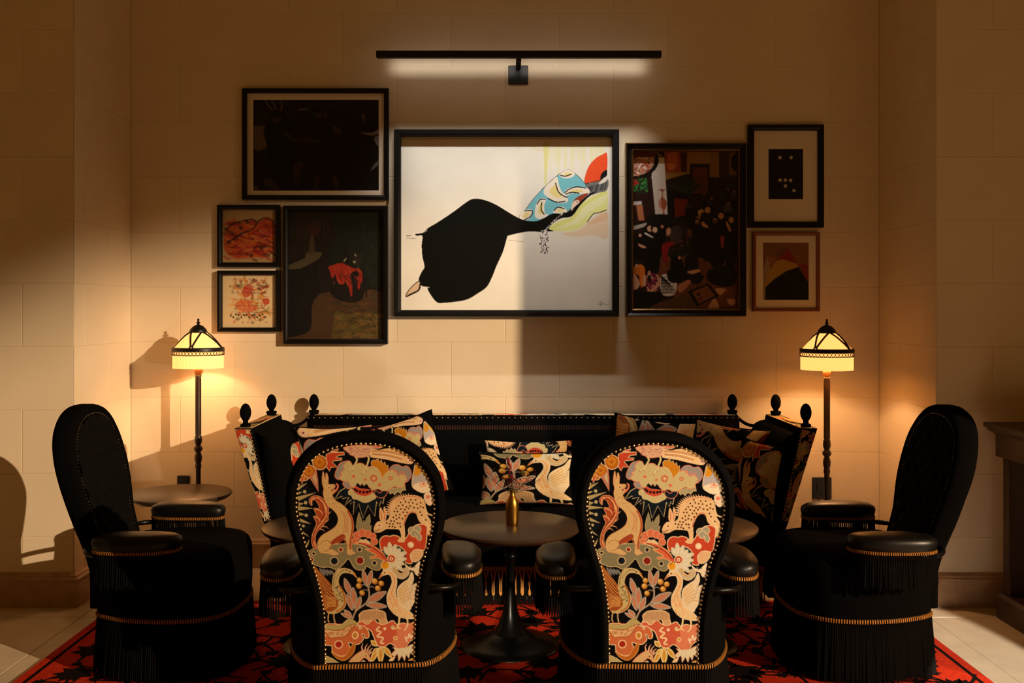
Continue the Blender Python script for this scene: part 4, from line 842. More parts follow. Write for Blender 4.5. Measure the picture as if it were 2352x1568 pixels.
# ------------------------------------------------------------------ framed pictures
def rect_loft(x0, x1, z0, z1, prof):
    """mitred frame: prof = (inset, distance from the wall)"""
    return loft([[(x0 + i, -d, z0 + i), (x1 - i, -d, z0 + i), (x1 - i, -d, z1 - i), (x0 + i, -d, z1 - i)] for i, d in prof])
def picture(name, label, cat, px, frame_px, depth, fmats, art=None, art_px=None, mat_board=False, step=1.2, mk='print', inner_gold=False, glass=True, group=None):
    d = 5.42; k = d / F
    x0, x1 = (px[0] - CX) * k, (px[1] - CX) * k; z1, z0 = CH - (px[2] - CY) * k, CH - (px[3] - CY) * k
    cx, cz = (x0 + x1) / 2, (z0 + z1) / 2
    t = thing(name, label, cat, (cx, YB, cz), 0, group); X0, X1, Z0_, Z1_ = x0 - cx, x1 - cx, z0 - cz, z1 - cz
    fw = frame_px * k; f = MB()
    if inner_gold:
        f.add(rect_loft(X0, X1, Z0_, Z1_, [(0, 0), (0, depth - .010), (fw * .12, depth)]), 1)
        f.add(rect_loft(X0, X1, Z0_, Z1_, [(fw * .12, depth), (fw * .26, depth - .004), (fw * .45, depth - .014), (fw * .72, depth - .016)]), 0)
        f.add(rect_loft(X0, X1, Z0_, Z1_, [(fw * .72, depth - .016), (fw * .8, depth - .010), (fw * .92, depth - .014), (fw, depth - .026), (fw, .004)]), 1)
        f.build('frame', [fmats, inner_gold], t)
    else:
        f.add(rect_loft(X0, X1, Z0_, Z1_, [(0, 0), (0, depth - .004), (.003, depth), (fw * .6, depth - .001), (fw - .002, depth - .004), (fw, depth - .007), (fw, .004)])); f.build('frame', fmats, t)
    MB().add(box(X0 + .003, X1 - .003, -.006, -.001, Z0_ + .003, Z1_ - .003)).build('backing_board', 'mat', t)
    yp = -.012
    ax0, ax1 = (art_px[0] - CX) * k - cx, (art_px[1] - CX) * k - cx; az1, az0 = CH - (art_px[2] - CY) * k - cz, CH - (art_px[3] - CY) * k - cz
    if mat_board:
        MB().add(rect_loft(X0 + fw * .8, X1 - fw * .8, Z0_ + fw * .8, Z1_ - fw * .8, [(0, -yp), (0, -yp + .003), (ax0 - X0 - fw * .8, -yp + .003), (ax0 - X0 - fw * .8 + .002, -yp + .0005)]) if False else
                 loft([[(X0 + fw * .8, yp - .003, Z0_ + fw * .8), (X1 - fw * .8, yp - .003, Z0_ + fw * .8), (X1 - fw * .8, yp - .003, Z1_ - fw * .8), (X0 + fw * .8, yp - .003, Z1_ - fw * .8)],
                       [(ax0, yp - .003, az0), (ax1, yp - .003, az0), (ax1, yp - .003, az1), (ax0, yp - .003, az1)],
                       [(ax0 + .002, yp - .0004, az0 + .002), (ax1 - .002, yp - .0004, az0 + .002), (ax1 - .002, yp - .0004, az1 - .002), (ax0 + .002, yp - .0004, az1 - .002)]])).build('mat_board', 'mat', t)
    nx_, nz_ = int((art_px[1] - art_px[0]) / step), int((art_px[3] - art_px[2]) / step)
    u, v = np.meshgrid(np.linspace(0, 1, nx_), np.linspace(0, 1, nz_))
    P = np.stack([ax0 + (ax1 - ax0) * u, np.full(u.shape, yp), az1 + (az0 - az1) * v], -1)
    gridmesh('artwork', P, art.sample(u * art.w, v * art.h), mk, t, smooth=False)
    if glass: MB().add(([(X0 + fw * .8, yp - .006, Z0_ + fw * .8), (X1 - fw * .8, yp - .006, Z0_ + fw * .8), (X1 - fw * .8, yp - .006, Z1_ - fw * .8), (X0 + fw * .8, yp - .006, Z1_ - fw * .8)], [(0, 1, 2, 3)])).build('glass_pane', 'glass', t)
    return t
def soft_noise(h, w, n):
    g = rng.random((n + 2, int(n * w / h) + 3)); y, x = np.linspace(0, n, h), np.linspace(0, int(n * w / h), w)
    i, j = y.astype(int)[:, None], x.astype(int)[None]; fy, fx = (y % 1)[:, None], (x % 1)[None]; fy, fx = fy * fy * (3 - 2 * fy), fx * fx * (3 - 2 * fx)
    return (g[i, j] * (1 - fx) + g[i, j + 1] * fx) * (1 - fy) + (g[i + 1, j] * (1 - fx) + g[i + 1, j + 1] * fx) * fy
def cv(w, h, bg, ox, oy, s):
    c = Canvas(w, h, bg); c.T = (s, 0, -ox * s, 0, s, -oy * s); return c

# large central drawing: reclining figure in a sweeping black gown (drawn in the 3.409x crop of the picture)
def art_centre():
    s = .62; c = cv(int(1656 * s), int(1343 * s), (231, 226, 214), 140, 127, s)
    n = soft_noise(c.h, c.w, 7) * .5 + soft_noise(c.h, c.w, 18) * .3; c.a *= (0.93 + .14 * n)[..., None]
    c.fill((222,218,150), [(1256,150),(1300,150),(1292,300),(1280,500),(1266,480)], smooth=False, alpha=1.0)
    for i in range(26): x = 1290 + rng.random() * 460; c.stroke((226,222,160), [(x, 155), (x + 4, 250 + rng.random() * 170)], 10 + rng.random() * 18, False, .4)
    for x0, x1, y in ((210,370,160),(1005,1130,160),(1165,1250,200)):
        for i in range(7): x = x0 + (x1 - x0) * i / 7; c.stroke((222,206,110), [(x, y + rng.random() * 18), (x + 18, y + rng.random() * 25)], 7, False, .5)
    c.fill((228,194,152), [(1400,870),(1540,840),(1620,770),(1690,715),(1757,690),(1757,905),(1640,880),(1520,895)], alpha=.65); c.fill((226,170,130), [(1600,800),(1700,730),(1757,705),(1757,760)], alpha=.5)
    c.fill((226,228,150), [(1300,840),(1340,790),(1410,760),(1480,735),(1540,655),(1600,600),(1690,555),(1757,528),(1757,680),(1700,700),(1650,722),(1600,780),(1540,828),(1450,850)])
    c.fill((232,232,196), [(1380,820),(1480,770),(1600,640),(1740,570),(1740,620),(1620,700),(1520,790)], alpha=.6); c.stroke((214,216,110), [(1310,835),(1420,775),(1500,740),(1570,650),(1750,540)], 22, alpha=.5)
    c.stroke((50,44,40), [(1600,780),(1650,715),(1690,705),(1757,682)], 7)
    c.fill((112,112,112), [(1580,460),(1620,475),(1757,436),(1757,526),(1690,548),(1620,560)]); 
    for i in range(30): x = 1600 + rng.random() * 150; c.stroke((60,60,60), [(x, 545 - (x - 1600) * .15), (x + 14, 500 - (x - 1600) * .25)], 5, False, .7)
    c.fill((222,214,200), [(1690,480),(1725,440),(1757,418),(1757,446),(1730,470)])
    c.fill((228,82,42), [(1587,472),(1590,400),(1620,330),(1670,275),(1720,248),(1757,240),(1757,370),(1722,392),(1705,430),(1705,452)])
    for i in range(11): a = R(182 + i * 8.5); c.stroke((204,62,30), [(1757 + 50 * math.cos(a), 440 + 50 * math.sin(a)), (1757 + 160 * math.cos(a), 440 + 190 * math.sin(a))], 3, False, .6)
    c.fill((16,16,16), [(1704,448),(1710,405),(1732,380),(1757,368),(1757,412),(1732,432)]); c.stroke((30,20,18), [(1590,478),(1705,448)], 6, False)
    c.fill((118,190,204), [(1065,740),(1110,690),(1160,620),(1220,550),(1290,480),(1370,410),(1440,370),(1472,376),(1522,410),(1570,460),(1597,500),(1616,548),(1560,570),(1520,600),(1490,640),(1470,680),(1400,705),(1330,715),(1260,750),(1200,775),(1110,768)], (90,84,70), 5)
    for p in ([(1362,428),(1372,480),(1400,545),(1445,592),(1436,618),(1365,624),(1300,584),(1262,545),(1282,498),(1325,458)], [(1425,572),(1440,528),(1500,506),(1592,512),(1616,546),(1545,552),(1480,548)],
              [(1388,408),(1440,374),(1470,380),(1500,402),(1470,425),(1425,428)], [(1205,640),(1228,604),(1272,598),(1258,650),(1266,715),(1290,722),(1240,748),(1195,730)], [(1072,738),(1120,686),(1172,690),(1150,742),(1100,762)], [(1338,698),(1370,664),(1420,668),(1432,700),(1375,710)]):
        c.fill((238,226,206), p, (240,228,214), 10)
        m = np.mean(p, 0); c.fill((228,208,110), [tuple(m + (np.array(x) - m) * .55) for x in p], alpha=.75)
    for q in ([(1352,470),(1375,540),(1420,575),(1450,585)], [(1290,590),(1360,622),(1430,615)], [(1425,550),(1460,520),(1520,502),(1592,512)], [(1390,410),(1430,418),(1480,400)], [(1205,640),(1232,602),(1275,600)], [(1245,620),(1240,680),(1265,720)], [(1110,690),(1170,690),(1155,735),(1105,762)], [(1340,690),(1372,662),(1425,675)], [(1430,560),(1480,545),(1540,552)]): c.stroke((20,20,20), q, 9)
    c.fill((4,6,5), [(250,872),(310,862),(350,825),(410,790),(480,745),(560,690),(640,630),(690,600),(740,595),(810,610),(890,645),(980,700),(1070,750),(1130,768),(1200,770),(1260,748),(1330,712),(1420,708),(1490,668),(1560,605),(1620,555),(1680,535),(1640,562),(1600,592),(1545,650),(1482,732),(1400,748),(1340,782),(1300,830),(1338,848),(1240,856),(1160,852),(1080,862),(982,886),(970,905),(940,1010),(890,1120),(850,1220),(810,1290),(740,1340),(660,1386),(560,1406),(480,1413),(422,1410),(372,1352),(346,1300),(362,1290),(300,1280),(276,1232),(300,1170),(322,1130),(306,1050),(300,960),(306,888),(262,886)])
    c.fill((150,66,40), [(1490,628),(1510,592),(1560,562),(1612,552),(1565,600),(1535,628)]); c.fill((236,206,186), [(1480,645),(1498,615),(1530,605),(1540,625),(1500,660),(1478,690)]); c.circ((60,80,60), 1522, 620, 5)
    for i in range(420):
        t = rng.random(); x, y = (1430 - 160 * t ** .8, 700 + 145 * t) if i % 3 == 0 else (1232 + 50 * ((i % 5) / 4) + 6 * rng.normal() + 12 * t, 845 + 180 * t)
        c.circ(((236,232,226),(70,64,60))[i % 2], x, y, 3 + 2.5 * rng.random())
    c.fill((206,180,150), [(176,1364),(200,1312),(250,1262),(282,1244),(290,1290),(272,1318),(232,1342)], (60,48,40), 7); c.fill((24,22,20), [(174,1366),(206,1342),(270,1310),(284,1262),(292,1292),(276,1322),(230,1346)])
    c.fill((120,112,104), [(310,862),(345,838),(340,852)]); c.stroke((120,110,96), [(180,905),(260,908)], 4, False); c.stroke((40,36,32), [(180,888),(215,884)], 5, False); c.stroke((150,140,120), [(980,920),(1110,935)], 3, False)
    c.stroke((120,112,100), [(1690,1430),(1715,1400),(1705,1435),(1730,1418),(1745,1428),(1780,1420)], 4)
    return c
picture('framed_drawing', 'large black-framed drawing of a reclining figure in a black gown', 'picture', (905, 1422, 297, 727), 15.5, .046, 'blackframe', art_centre(), (920.5, 1406.5, 317.5, 711.5), step=1.0)

# crowded interior photograph (3.734x crop)
def art_party():
    s = .55; c = cv(int(890 * s), int(1350 * s), (38, 25, 18), 95, 100, s)
    F_ = c.fill; K = (10, 9, 10)
    F_((150,112,52), [(360,100),(830,100),(830,320),(700,320),(560,290),(370,345)], smooth=False); F_((150,60,30), [(362,105),(500,105),(500,282),(372,282)], smooth=False); F_((192,96,40), [(390,130),(470,110),(465,230),(400,250)]); F_((70,28,20), [(500,105),(556,105),(556,275),(505,275)], smooth=False)
    F_((28,20,16), [(580,205),(755,205),(750,480),(580,480)], smooth=False); F_((96,48,26), [(605,235),(735,235),(735,460),(605,460)], smooth=False); F_((140,96,44), [(750,110),(825,110),(815,320),(752,320)], smooth=False); F_((60,40,22), [(830,100),(985,100),(985,320),(830,320)], smooth=False); F_((120,82,38), [(920,110),(985,110),(985,300),(920,300)], smooth=False); c.circ((24,18,14), 975, 195, 42, 76)
    F_((224,214,204), [(270,155),(360,155),(385,520),(390,640),(285,640),(262,400),(250,330)], smooth=False); F_((190,150,120), [(95,100),(300,100),(360,155),(95,155)], smooth=False, alpha=.4)
    c.circ((22,15,14), 110, 175, 205, 156); c.circ((198,150,124), 100, 175, 178, 134)
    for i in range(260):
        a, r = rng.random() * 6.28, rng.random() ** .5; x, y = 100 + 172 * r * math.cos(a), 178 + 128 * r * math.sin(a)
        if y > 150: c.circ(((220,120,90),(236,214,200),(150,70,50))[i % 3], x, y, 5 + 6 * rng.random())
    F_((100,52,36), [(95,100),(290,100),(292,150),(95,150)], smooth=False)
    F_((46,24,22), [(95,330),(255,330),(285,700),(95,700)], smooth=False)
    for i in range(70): x, y = 100 + rng.random() * 120, 345 + rng.random() * 115; c.leaf(((40,110,50),(24,70,36),(70,150,80))[i % 3], (x, y), (x + 22 * rng.normal() * .6, y - 20), 14)
    for x, y in ((112,352),(130,370),(104,380)): c.circ((206,50,44), x, y, 12)
    F_((214,206,200), [(95,530),(168,525),(168,556),(95,560)], smooth=False); F_((196,120,80), [(120,560),(175,560),(190,690),(140,690)], smooth=False); F_((190,180,172), [(95,740),(230,705),(235,730),(95,775)], smooth=False)
    F_((170,92,66), [(310,425),(372,425),(352,445),(352,490),(382,530),(378,575),(358,610),(366,640),(345,640),(350,610),(322,575),(316,530),(338,490),(338,445)]); c.stroke((226,160,130), [(330,520),(330,570),(348,600)], 9)
    F_((14,10,10), [(385,440),(520,440),(600,520),(620,700),(440,700),(400,640)], smooth=False); F_((112,32,20), [(445,500),(560,510),(570,640),(455,665)], smooth=False)
    for i in range(90): a = R(-170 + 160 * rng.random()); L = 60 + rng.random() * 150; c.stroke(((26,44,22),(44,64,34),(14,24,14))[i % 3], [(560, 470), (560 + L * .6 * math.cos(a), 440 + L * .6 * math.sin(a)), (560 + L * math.cos(a), 430 + L * .8 * math.sin(a) + 40)], 9, taper=True)
    F_((60,40,28), [(540,550),(600,550),(590,600),(550,600)], smooth=False); F_(K, [(540,590),(640,590),(640,740),(545,750)], smooth=False)
    F_((112,62,40), [(560,760),(680,800),(985,1000),(985,1440),(600,1440),(300,1250),(300,1020),(560,900)], smooth=False)
    for i in range(420): x, y = 300 + rng.random() * 680, 800 + rng.random() * 480; c.circ(((150,90,60),(90,40,30),(60,34,28))[i % 3], x, y, 5 + 5 * rng.random(), alpha=.5)
    F_((16,20,16), [(222,655),(370,640),(440,690),(440,760),(240,760)]); F_((28,32,22), [(400,960),(560,900),(560,830),(600,850),(600,960),(480,1010),(400,1000)])
    SK = (222,160,122)
    def person(x, y, hgt, top, bottom=K, hair=K, skin=SK, w=1.0):
        r = hgt * .065
        F_(top, [(x - r * 1.9 * w, y + r * 1.6), (x, y + r), (x + r * 1.9 * w, y + r * 1.6), (x + r * 2.0 * w, y + hgt * .5), (x - r * 2.0 * w, y + hgt * .5)]); F_(bottom, [(x - r * 1.9 * w, y + hgt * .46), (x + r * 1.9 * w, y + hgt * .46), (x + r * 1.4 * w, y + hgt), (x - r * 1.3 * w, y + hgt)])
        c.circ(hair, x, y - r * .25, r * 1.25); c.circ(skin, x + r * .25, y + r * .25, r * .85, r)
    for x, y, h, tp, sk in ((905,420,150,(30,26,30),SK),(960,440,160,(60,50,56),SK),(908,540,190,(70,66,76),SK),(700,460,150,(36,32,40),SK),(765,500,160,(44,40,50),SK)): person(x, y, h, tp, skin=(150,100,74), w=1.2)
    person(680, 630, 360, (150,110,60), hair=(200,160,96), skin=(196,140,104)); person(728, 595, 420, (26,22,24), skin=(200,146,110)); person(842, 645, 410, (16,14,16), skin=(206,150,116)); person(930, 680, 400, (24,22,26), skin=(196,136,100)); person(790, 690, 380, (20,18,22), skin=(180,120,90)); person(640, 700, 300, (18,16,18), skin=(190,130,100))
    F_(K, [(640,700),(900,720),(960,900),(930,1040),(880,1000),(860,1030),(760,1040),(700,970),(650,950)], alpha=.75); F_((206,146,106), [(690,700),(735,740),(730,755),(685,735)]); F_((200,140,104), [(900,700),(935,770),(920,785),(893,720)]); F_((150,60,40), [(845,830),(875,830),(870,920),(850,920)])
    F_(K, [(190,740),(300,800),(320,1000),(290,1150),(235,1150),(210,950)]); F_(K, [(95,860),(200,870),(220,1010),(95,1010)]); F_((80,110,150), [(140,1000),(185,930),(212,930),(210,980),(160,1015)]); person(150, 815, 220, K, skin=(232,184,154)); person(230, 755, 400, (12,12,14), skin=(228,178,146)); person(275, 765, 380, K, skin=(232,190,160)); person(340, 740, 220, K, skin=(222,150,110)); F_((236,226,216), [(200,795),(262,830),(260,840),(196,808)])
    F_(SK, [(140,890),(200,915),(196,930),(150,915)])
    F_((66,58,56), [(420,760),(480,730),(515,790),(490,880),(430,880),(410,830)]); F_((146,26,30), [(345,900),(420,872),(450,890),(400,930),(385,1030),(360,1040),(345,980)]); c.circ((30,20,18), 455, 705, 32); F_(SK, [(380,770),(410,755),(415,800),(388,822)])
    F_(K, [(420,1010),(500,1000),(540,1100),(620,1180),(560,1230),(430,1200)]); person(490, 1010, 180, K, hair=(130,70,40), skin=(230,176,140)); F_((18,16,18), [(540,1010),(640,1000),(660,1120),(700,1180),(640,1240),(560,1180)]); c.circ((24,16,14), 605, 985, 38); F_(SK, [(560,1130),(650,1110),(668,1128),(600,1150)]); F_((190,120,84), [(480,1250),(570,1200),(585,1230),(500,1310)])
    F_((228,216,204), [(340,1160),(410,1160),(470,1240),(440,1330),(350,1330),(325,1240)])
    for i in range(9): c.stroke((20,18,20), [(335 + i * 6, 1160 + i * 6), (345 + i * 14, 1330 - i * 4)], 6, False); 
    for i in range(6): c.stroke((20,18,20), [(330, 1180 + i * 26), (450, 1170 + i * 28)], 5, False)
    F_(K, [(390,1120),(470,1130),(480,1220),(400,1210)]); F_((222,116,30), [(140,1070),(190,1090),(195,1180),(170,1270),(130,1160)]); person(120, 1075, 210, (200,110,40), skin=(230,170,130)); F_((220,170,140), [(95,1160),(130,1180),(150,1250),(95,1290)])
    F_((120,40,60), [(205,1160),(290,1150),(310,1230),(300,1310),(220,1310)]); 
    for i in range(40): c.circ(((230,120,130),(30,16,20),(226,190,150))[i % 3], 215 + rng.random() * 85, 1170 + rng.random() * 130, 6)
    person(232, 1125, 90, (200,150,120), hair=(24,16,14), skin=(230,176,140)); F_(SK, [(290,1150),(322,1190),(320,1250),(215,1330),(200,1320),(300,1230)]); F_(SK, [(180,1160),(205,1170),(200,1250),(175,1240)]); F_(K, [(95,1290),(220,1300),(330,1310),(350,1370),(250,1420),(95,1450)])
    F_((96,62,34), [(230,1450),(330,1390),(600,1310),(640,1450)], smooth=False)
    for i in range(6): c.stroke((50,32,20), [(250 + i * 60, 1450), (540 + i * 20, 1330 + i * 14)], 5, False)
    F_((20,14,12), [(560,1300),(740,1230),(830,1340),(640,1430)], smooth=False); F_((130,78,44), [(600,1305),(730,1250),(800,1335),(660,1405)], smooth=False); c.circ((30,20,16), 655, 1325, 14); c.circ((100,30,24), 670, 1365, 14)
    F_((14,16,15), [(730,1130),(850,1080),(960,1090),(980,1200),(920,1260),(760,1230)]); F_((210,160,120), [(800,1275),(890,1280),(880,1300),(840,1330)]); F_((206,150,110), [(780,1370),(805,1370),(830,1440),(740,1450)]); F_((200,146,110), [(900,1370),(960,1365),(970,1400),(930,1420)])
    c.grain(.08); c.blur(); c.a *= .85; return c
picture('framed_photograph', 'tall gilt-edged framed colour photograph of a crowd sitting in a salon', 'picture', (1437, 1714, 328, 727), 19, .054, 'blackframe', art_party(), (1456, 1695, 346, 709), step=1.15, inner_gold='goldframe')

# dark photograph upper left (2.45x crop)
def art_dark():
    s = .6; c = cv(int(712 * s), int(516 * s), (13, 11, 11), 241, 113, s); F_ = c.fill
    F_((24,17,14), [(241,113),(952,113),(952,190),(241,190)], smooth=False); F_((92,78,70), [(242,265),(310,262),(300,300),(318,380),(260,400),(242,370)]); F_((30,20,18), [(242,190),(340,180),(330,262),(242,262)], smooth=False)
    for q in ([(310,115),(330,150),(360,185)], [(345,115),(365,150),(362,190)], [(400,115),(405,150),(392,180)], [(500,170),(525,168),(550,165)]): c.stroke((104,92,82), q, 6)
    F_((70,54,46), [(410,215),(440,200),(440,220),(415,240)]); F_((4,4,5), [(310,260),(420,190),(480,330),(480,520),(360,560),(330,420)])
    for x, y, r in ((612,195,22),(655,198,20),(865,200,16),(375,215,30),(510,485,18)): c.circ((52,38,32), x, y, r * .8, r)
    for x, y, r in ((605,182,26),(680,195,26),(862,190,20),(372,205,34)): c.circ((5,5,6), x, y - 12, r, r * .7)
    F_((70,62,60), [(850,200),(875,200),(870,250)], smooth=False); F_((50,36,30), [(420,290),(490,345),(470,350),(420,310)]); F_((48,34,28), [(500,330),(620,345),(600,355),(510,350)]); F_((60,42,34), [(700,260),(740,290),(730,310),(695,290)])
    F_((120,110,106), [(850,298),(910,300),(952,280),(952,305),(905,315)]); F_((96,92,92), [(905,515),(925,480),(952,455),(952,475),(925,500)]); F_((110,104,104), [(925,330),(950,320),(952,375),(935,360)])
    F_((56,40,32), [(300,570),(340,560),(390,620),(330,610)]); F_((46,34,28), [(580,620),(605,540),(620,560),(600,620)]); F_((60,44,36), [(690,550),(720,560),(715,620),(705,600)]); F_((44,32,27), [(470,480),(500,470),(505,560),(480,600)]); F_((80,64,54), [(242,598),(270,598),(270,622),(242,622)], smooth=False)
    c.blur(); return c
picture('framed_photograph', 'wide dark photograph of people in a cream mat and black frame', 'picture', (555, 892, 202, 458), 10.5, .04, 'blackframe', art_dark(), (578, 869, 226, 437), True, 1.3)
def art_abstract(k):
    c = Canvas(260, 260, (206, 170, 120) if k == 0 else (232, 206, 160)); F_ = c.fill
    if k == 0:
        F_((206,96,50), [(10,110),(40,70),(90,55),(150,45),(170,70),(215,35),(250,60),(255,130),(245,210),(150,235),(60,240),(10,200)])
        for i in range(150): x, y = rng.random() * 240, 50 + rng.random() * 185; a = rng.normal(0, .35); L = 20 + rng.random() * 50; c.stroke(((186,52,30),(214,96,44),(150,40,34),(226,130,70),(90,40,34),(200,70,60))[i % 6], [(x, y), (x + L * .5, y + L * a * .5 + 5), (x + L, y + L * a)], 5 + rng.random() * 11, alpha=.7)
        for q in ([(10,105),(50,70),(90,58),(150,48),(165,75),(140,100),(90,120),(30,160)], [(165,70),(200,42),(245,55),(252,85)], [(150,190),(200,178),(250,185)], [(20,165),(60,140),(110,110)]): c.stroke((66,40,40), q, 8, alpha=.8)
        for x, y in ((30,160),(90,90),(190,190),(140,225),(120,60)): c.circ((60,44,40), x, y, 10, alpha=.8)
    else:
        for i in range(120): x, y = 40 + rng.random() * 170, 25 + rng.random() * 180; a = rng.normal(0, 1.2); L = 15 + rng.random() * 40; c.stroke(((206,80,40),(226,150,60),(160,50,36),(150,130,70),(230,170,90))[i % 5], [(x, y), (x + L * math.cos(a) * .5 + 4, y + L * math.sin(a) * .5), (x + L * math.cos(a), y + L * math.sin(a))], 4 + rng.random() * 7, alpha=.65)
        for i in range(60): c.circ(((90,84,52),(60,50,40),(190,110,60),(150,50,40))[i % 4], 35 + rng.random() * 190, 20 + (rng.random() * 50 if i % 2 else 170 + rng.random() * 45), 3 + rng.random() * 6, alpha=.6)
        F_((196,60,44), [(95,80),(120,45),(150,60),(135,100),(110,110)], alpha=.8); F_((214,96,50), [(60,140),(130,120),(170,170),(90,180)], alpha=.6); F_((206,90,60), [(195,120),(225,115),(230,140),(205,145)])
        for i in range(5): c.stroke((60,44,36), [(30 + rng.random() * 30, 60 + i * 30), (120, 50 + i * 34), (220, 60 + i * 30)], 2, alpha=.7)
        for i in range(14): c.circ((70,60,40), 40 + i * 13, 200 + 8 * math.sin(i * 2), 5)
    c.blur(); c.a *= .55 if k == 0 else .8; return c
picture('framed_watercolour', 'small black-framed orange and red landscape watercolour, upper of two', 'picture', (497, 641, 470, 612), 10, .034, 'blackframe', art_abstract(0), (508, 630, 480, 602))
picture('framed_watercolour', 'small black-framed pale abstract with orange strokes, lower of two', 'picture', (497, 641, 621, 762), 10, .034, 'blackframe', art_abstract(1), (508, 630, 631, 753))
def art_interior():
    s = .6; c = cv(int(538 * s), int(730 * s), (26, 19, 14), 441, 740, s); F_ = c.fill
    F_((20,30,18), [(700,740),(980,740),(980,1170),(860,1180),(660,1060)], smooth=False); F_((38,28,20), [(441,740),(560,740),(560,990),(441,1010)], smooth=False)
    for i in range(60): x = 445 + rng.random() * 250; c.stroke(((52,38,26),(18,14,11),(46,28,20))[i % 3], [(x, 745), (x + 6 * rng.normal(), 900)], 12, False, .5)
    for i in range(80): x, y = 840 + rng.random() * 135, 750 + rng.random() * 400; c.stroke(((26,46,24),(16,26,14),(40,50,26))[i % 3], [(x, y), (x + 8, y + 40)], 12, False, .5)
    F_((96,84,60), [(441,1050),(530,1010),(540,980),(625,980),(600,1020),(500,1070),(441,1072)]); F_((14,10,9), [(441,1075),(520,1070),(600,1030),(620,1240),(560,1440),(441,1460)], smooth=False); F_((84,66,44), [(560,900),(580,880),(585,980),(555,980)]); c.circ((70,34,28), 580, 850, 34); c.circ((56,36,26), 600, 820, 24)
    F_((92,62,38), [(610,1220),(980,1210),(980,1470),(441,1470),(560,1420)]); 
    for i in range(120): x, y = 600 + rng.random() * 380, 1200 + rng.random() * 130; c.stroke(((110,60,34),(70,50,32),(120,84,44),(60,64,40))[i % 4], [(x, y), (x + 40, y + 14 * rng.normal())], 9, False, .6)
    F_((112,88,40), [(700,1320),(980,1320),(980,1468),(680,1465)], smooth=False)
    for i in range(110): x, y = 690 + rng.random() * 285, 1325 + rng.random() * 140; c.stroke(((142,116,56),(66,50,24),(100,96,48),(150,104,44))[i % 4], [(x, y), (x + 20, y + 12 * rng.normal()), (x + 36, y)], 8, alpha=.7)
    F_((24,14,10), [(660,1070),(850,1080),(850,1250),(690,1230)]); F_((196,50,30), [(665,1060),(740,1038),(800,1065),(852,1085),(850,1170),(830,1180),(835,1090),(790,1100),(800,1180),(795,1240),(780,1180),(760,1140),(750,1160),(720,1150),(700,1100),(690,1140),(672,1080)])
    for i in range(30): x, y = 670 + rng.random() * 170, 1050 + rng.random() * 90; c.stroke(((120,26,18),(226,90,50),(60,40,26))[i % 3], [(x, y), (x + 12, y + 26)], 8, False, .6)
    F_((14,12,12), [(755,1040),(752,980),(765,940),(780,980),(778,1045)]); F_((50,40,34), [(800,1040),(805,1000),(830,985),(850,1010),(840,1050)]); c.stroke((206,196,170), [(752,1030),(765,1010)], 6, False); c.stroke((190,180,150), [(812,985),(822,1000)], 6, False); c.circ((196,186,160), 812, 1032, 7)
    for x0, y0, x1, y1 in ((690,1120,692,1230),(850,1150,838,1250),(872,1120,880,1230),(690,1230,830,1232)): c.stroke((16,10,9), [(x0, y0), (x1, y1)], 9, False)
    c.stroke((150,130,90), [(860,1448),(900,1442),(945,1446)], 3)
    c.grain(.08); c.a *= .42; return c
picture('framed_painting', 'dark oil painting of a room with red cloth on a table, black frame', 'picture', (650, 890, 472, 790), 11, .044, 'blackframe', art_interior(), (661, 880, 482, 779), step=1.2, mk='canvas', glass=False)
def art_dots():
    c = Canvas(162, 236, (12, 11, 12))
    for x, y in ((1224,326),(1308,326),(1225,496),(1264,496),(1304,498),(1265,540),(1330,575)): c.circ((206,186,160), (x - 1134) / 266 * 162, (y - 259) / 383 * 236, 7.5)
    c.blur(); return c
picture('framed_print', 'black-framed print of seven pale dots on a black rectangle in a wide mat', 'picture', (1720, 1894, 285, 522), 13.5, .036, 'blackframe', art_dots(), (1767.5, 1848.5, 339.5, 456.5), True, .6)
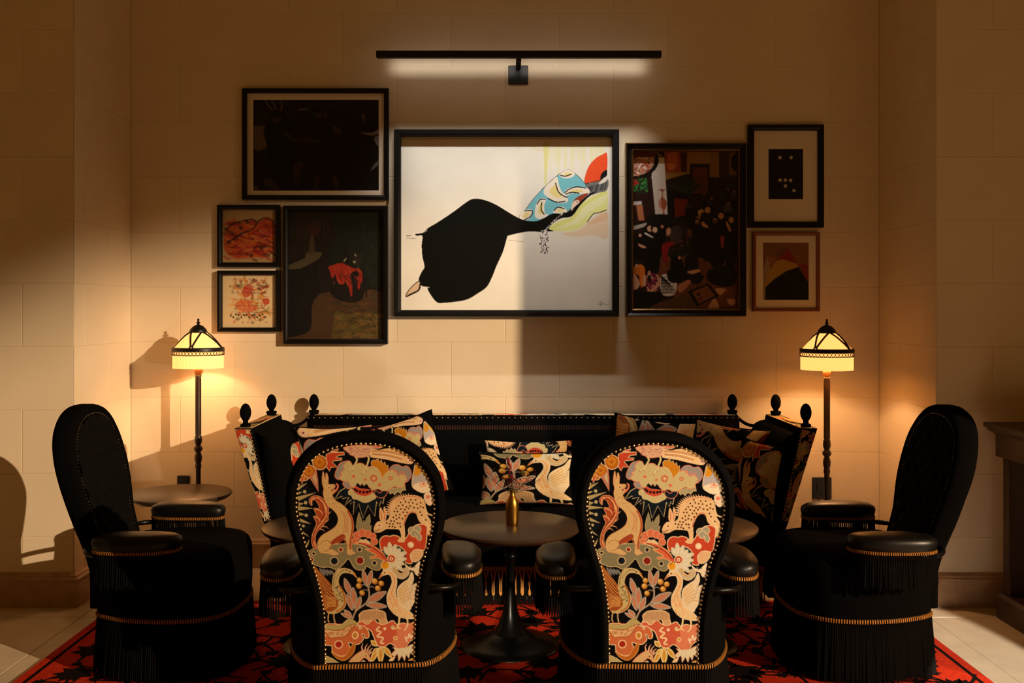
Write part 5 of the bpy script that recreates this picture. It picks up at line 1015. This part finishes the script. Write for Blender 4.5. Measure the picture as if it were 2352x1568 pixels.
def art_shapes():
    c = cv(350, 436, (124, 82, 48), 1092, 963, 1.0); F_ = c.fill
    F_((150,128,100), [(1092,1180),(1130,1065),(1150,1150),(1130,1290),(1110,1399),(1092,1399)], smooth=False); F_((150,94,60), [(1135,1065),(1200,1090),(1150,1145)], smooth=False); F_((110,70,44), [(1195,1070),(1220,1025),(1280,1000),(1250,1050),(1215,1095)]); F_((132,36,26), [(1200,1095),(1290,1010),(1350,1118),(1280,1110)], smooth=False)
    F_((168,132,54), [(1140,1180),(1215,1095),(1300,1110),(1362,1142),(1270,1185),(1180,1240),(1115,1300),(1120,1220)]); F_((124,40,30), [(1362,1125),(1442,1130),(1442,1260),(1400,1200)], smooth=False)
    F_((16,14,14), [(1113,1399),(1114,1300),(1180,1240),(1270,1180),(1365,1148),(1442,1270),(1442,1399)], smooth=False); c.blur(); return c
picture('framed_print', 'reddish wood framed abstract print of black, yellow and red shapes', 'picture', (1731, 1885, 533, 715), 7.5, .034, 'pinkwood', art_shapes(), (1754.5, 1861.5, 555.5, 689), True, 1.0)

# ------------------------------------------------------------------ console at the right edge
co = thing('console_table', 'dark wood console with moulded top and column legs at right edge', 'console table', (2.75, 4.40, 0))
OC = (2.75, 4.40, 0)
def slab(x0, y0, x1, y1, prof):
    return loft([[(x0 - o, y0 - o, z), (x1 + o, y0 - o, z), (x1 + o, y1 + o, z), (x0 - o, y1 + o, z)] for z, o in prof], True, True)
MB().add(slab(2.245, 4.245, 3.30, 4.565, [(.838, .0), (.846, .006), (.852, .016), (.860, .024), (.868, .024), (.870, .034), (.886, .036), (.890, .032)])).build('console_top', 'darkwood', co, False, OC)
MB().add(bevbox(2.245, 3.30, 4.25, 4.56, .738, .840, .003)).build('frieze', 'darkwood', co, False, OC)
MB().add(slab(2.25, 4.25, 3.30, 4.56, [(.0, .0), (.10, .0), (.108, -.006), (.116, -.012)])).build('plinth', 'darkwood', co, False, OC)
for x, y in ((2.315, 4.31), (3.23, 4.31)):
    MB().add(lathe([(.0, .116), (.052, .116), (.055, .126), (.050, .138), (.038, .146), (.046, .156), (.044, .168), (.036, .176), (.038, .40), (.034, .66), (.040, .668), (.040, .680), (.033, .686), (.034, .706), (.046, .716), (.050, .726), (.050, .738), (.0, .738)], 28, (x, y))).build('column_leg', 'darkwood', co, True, OC)
for x in (2.315, 3.23): MB().add(bevbox(x - .04, x + .04, 4.49, 4.55, .116, .738, .003)).build('rear_leg', 'darkwood', co, False, OC)
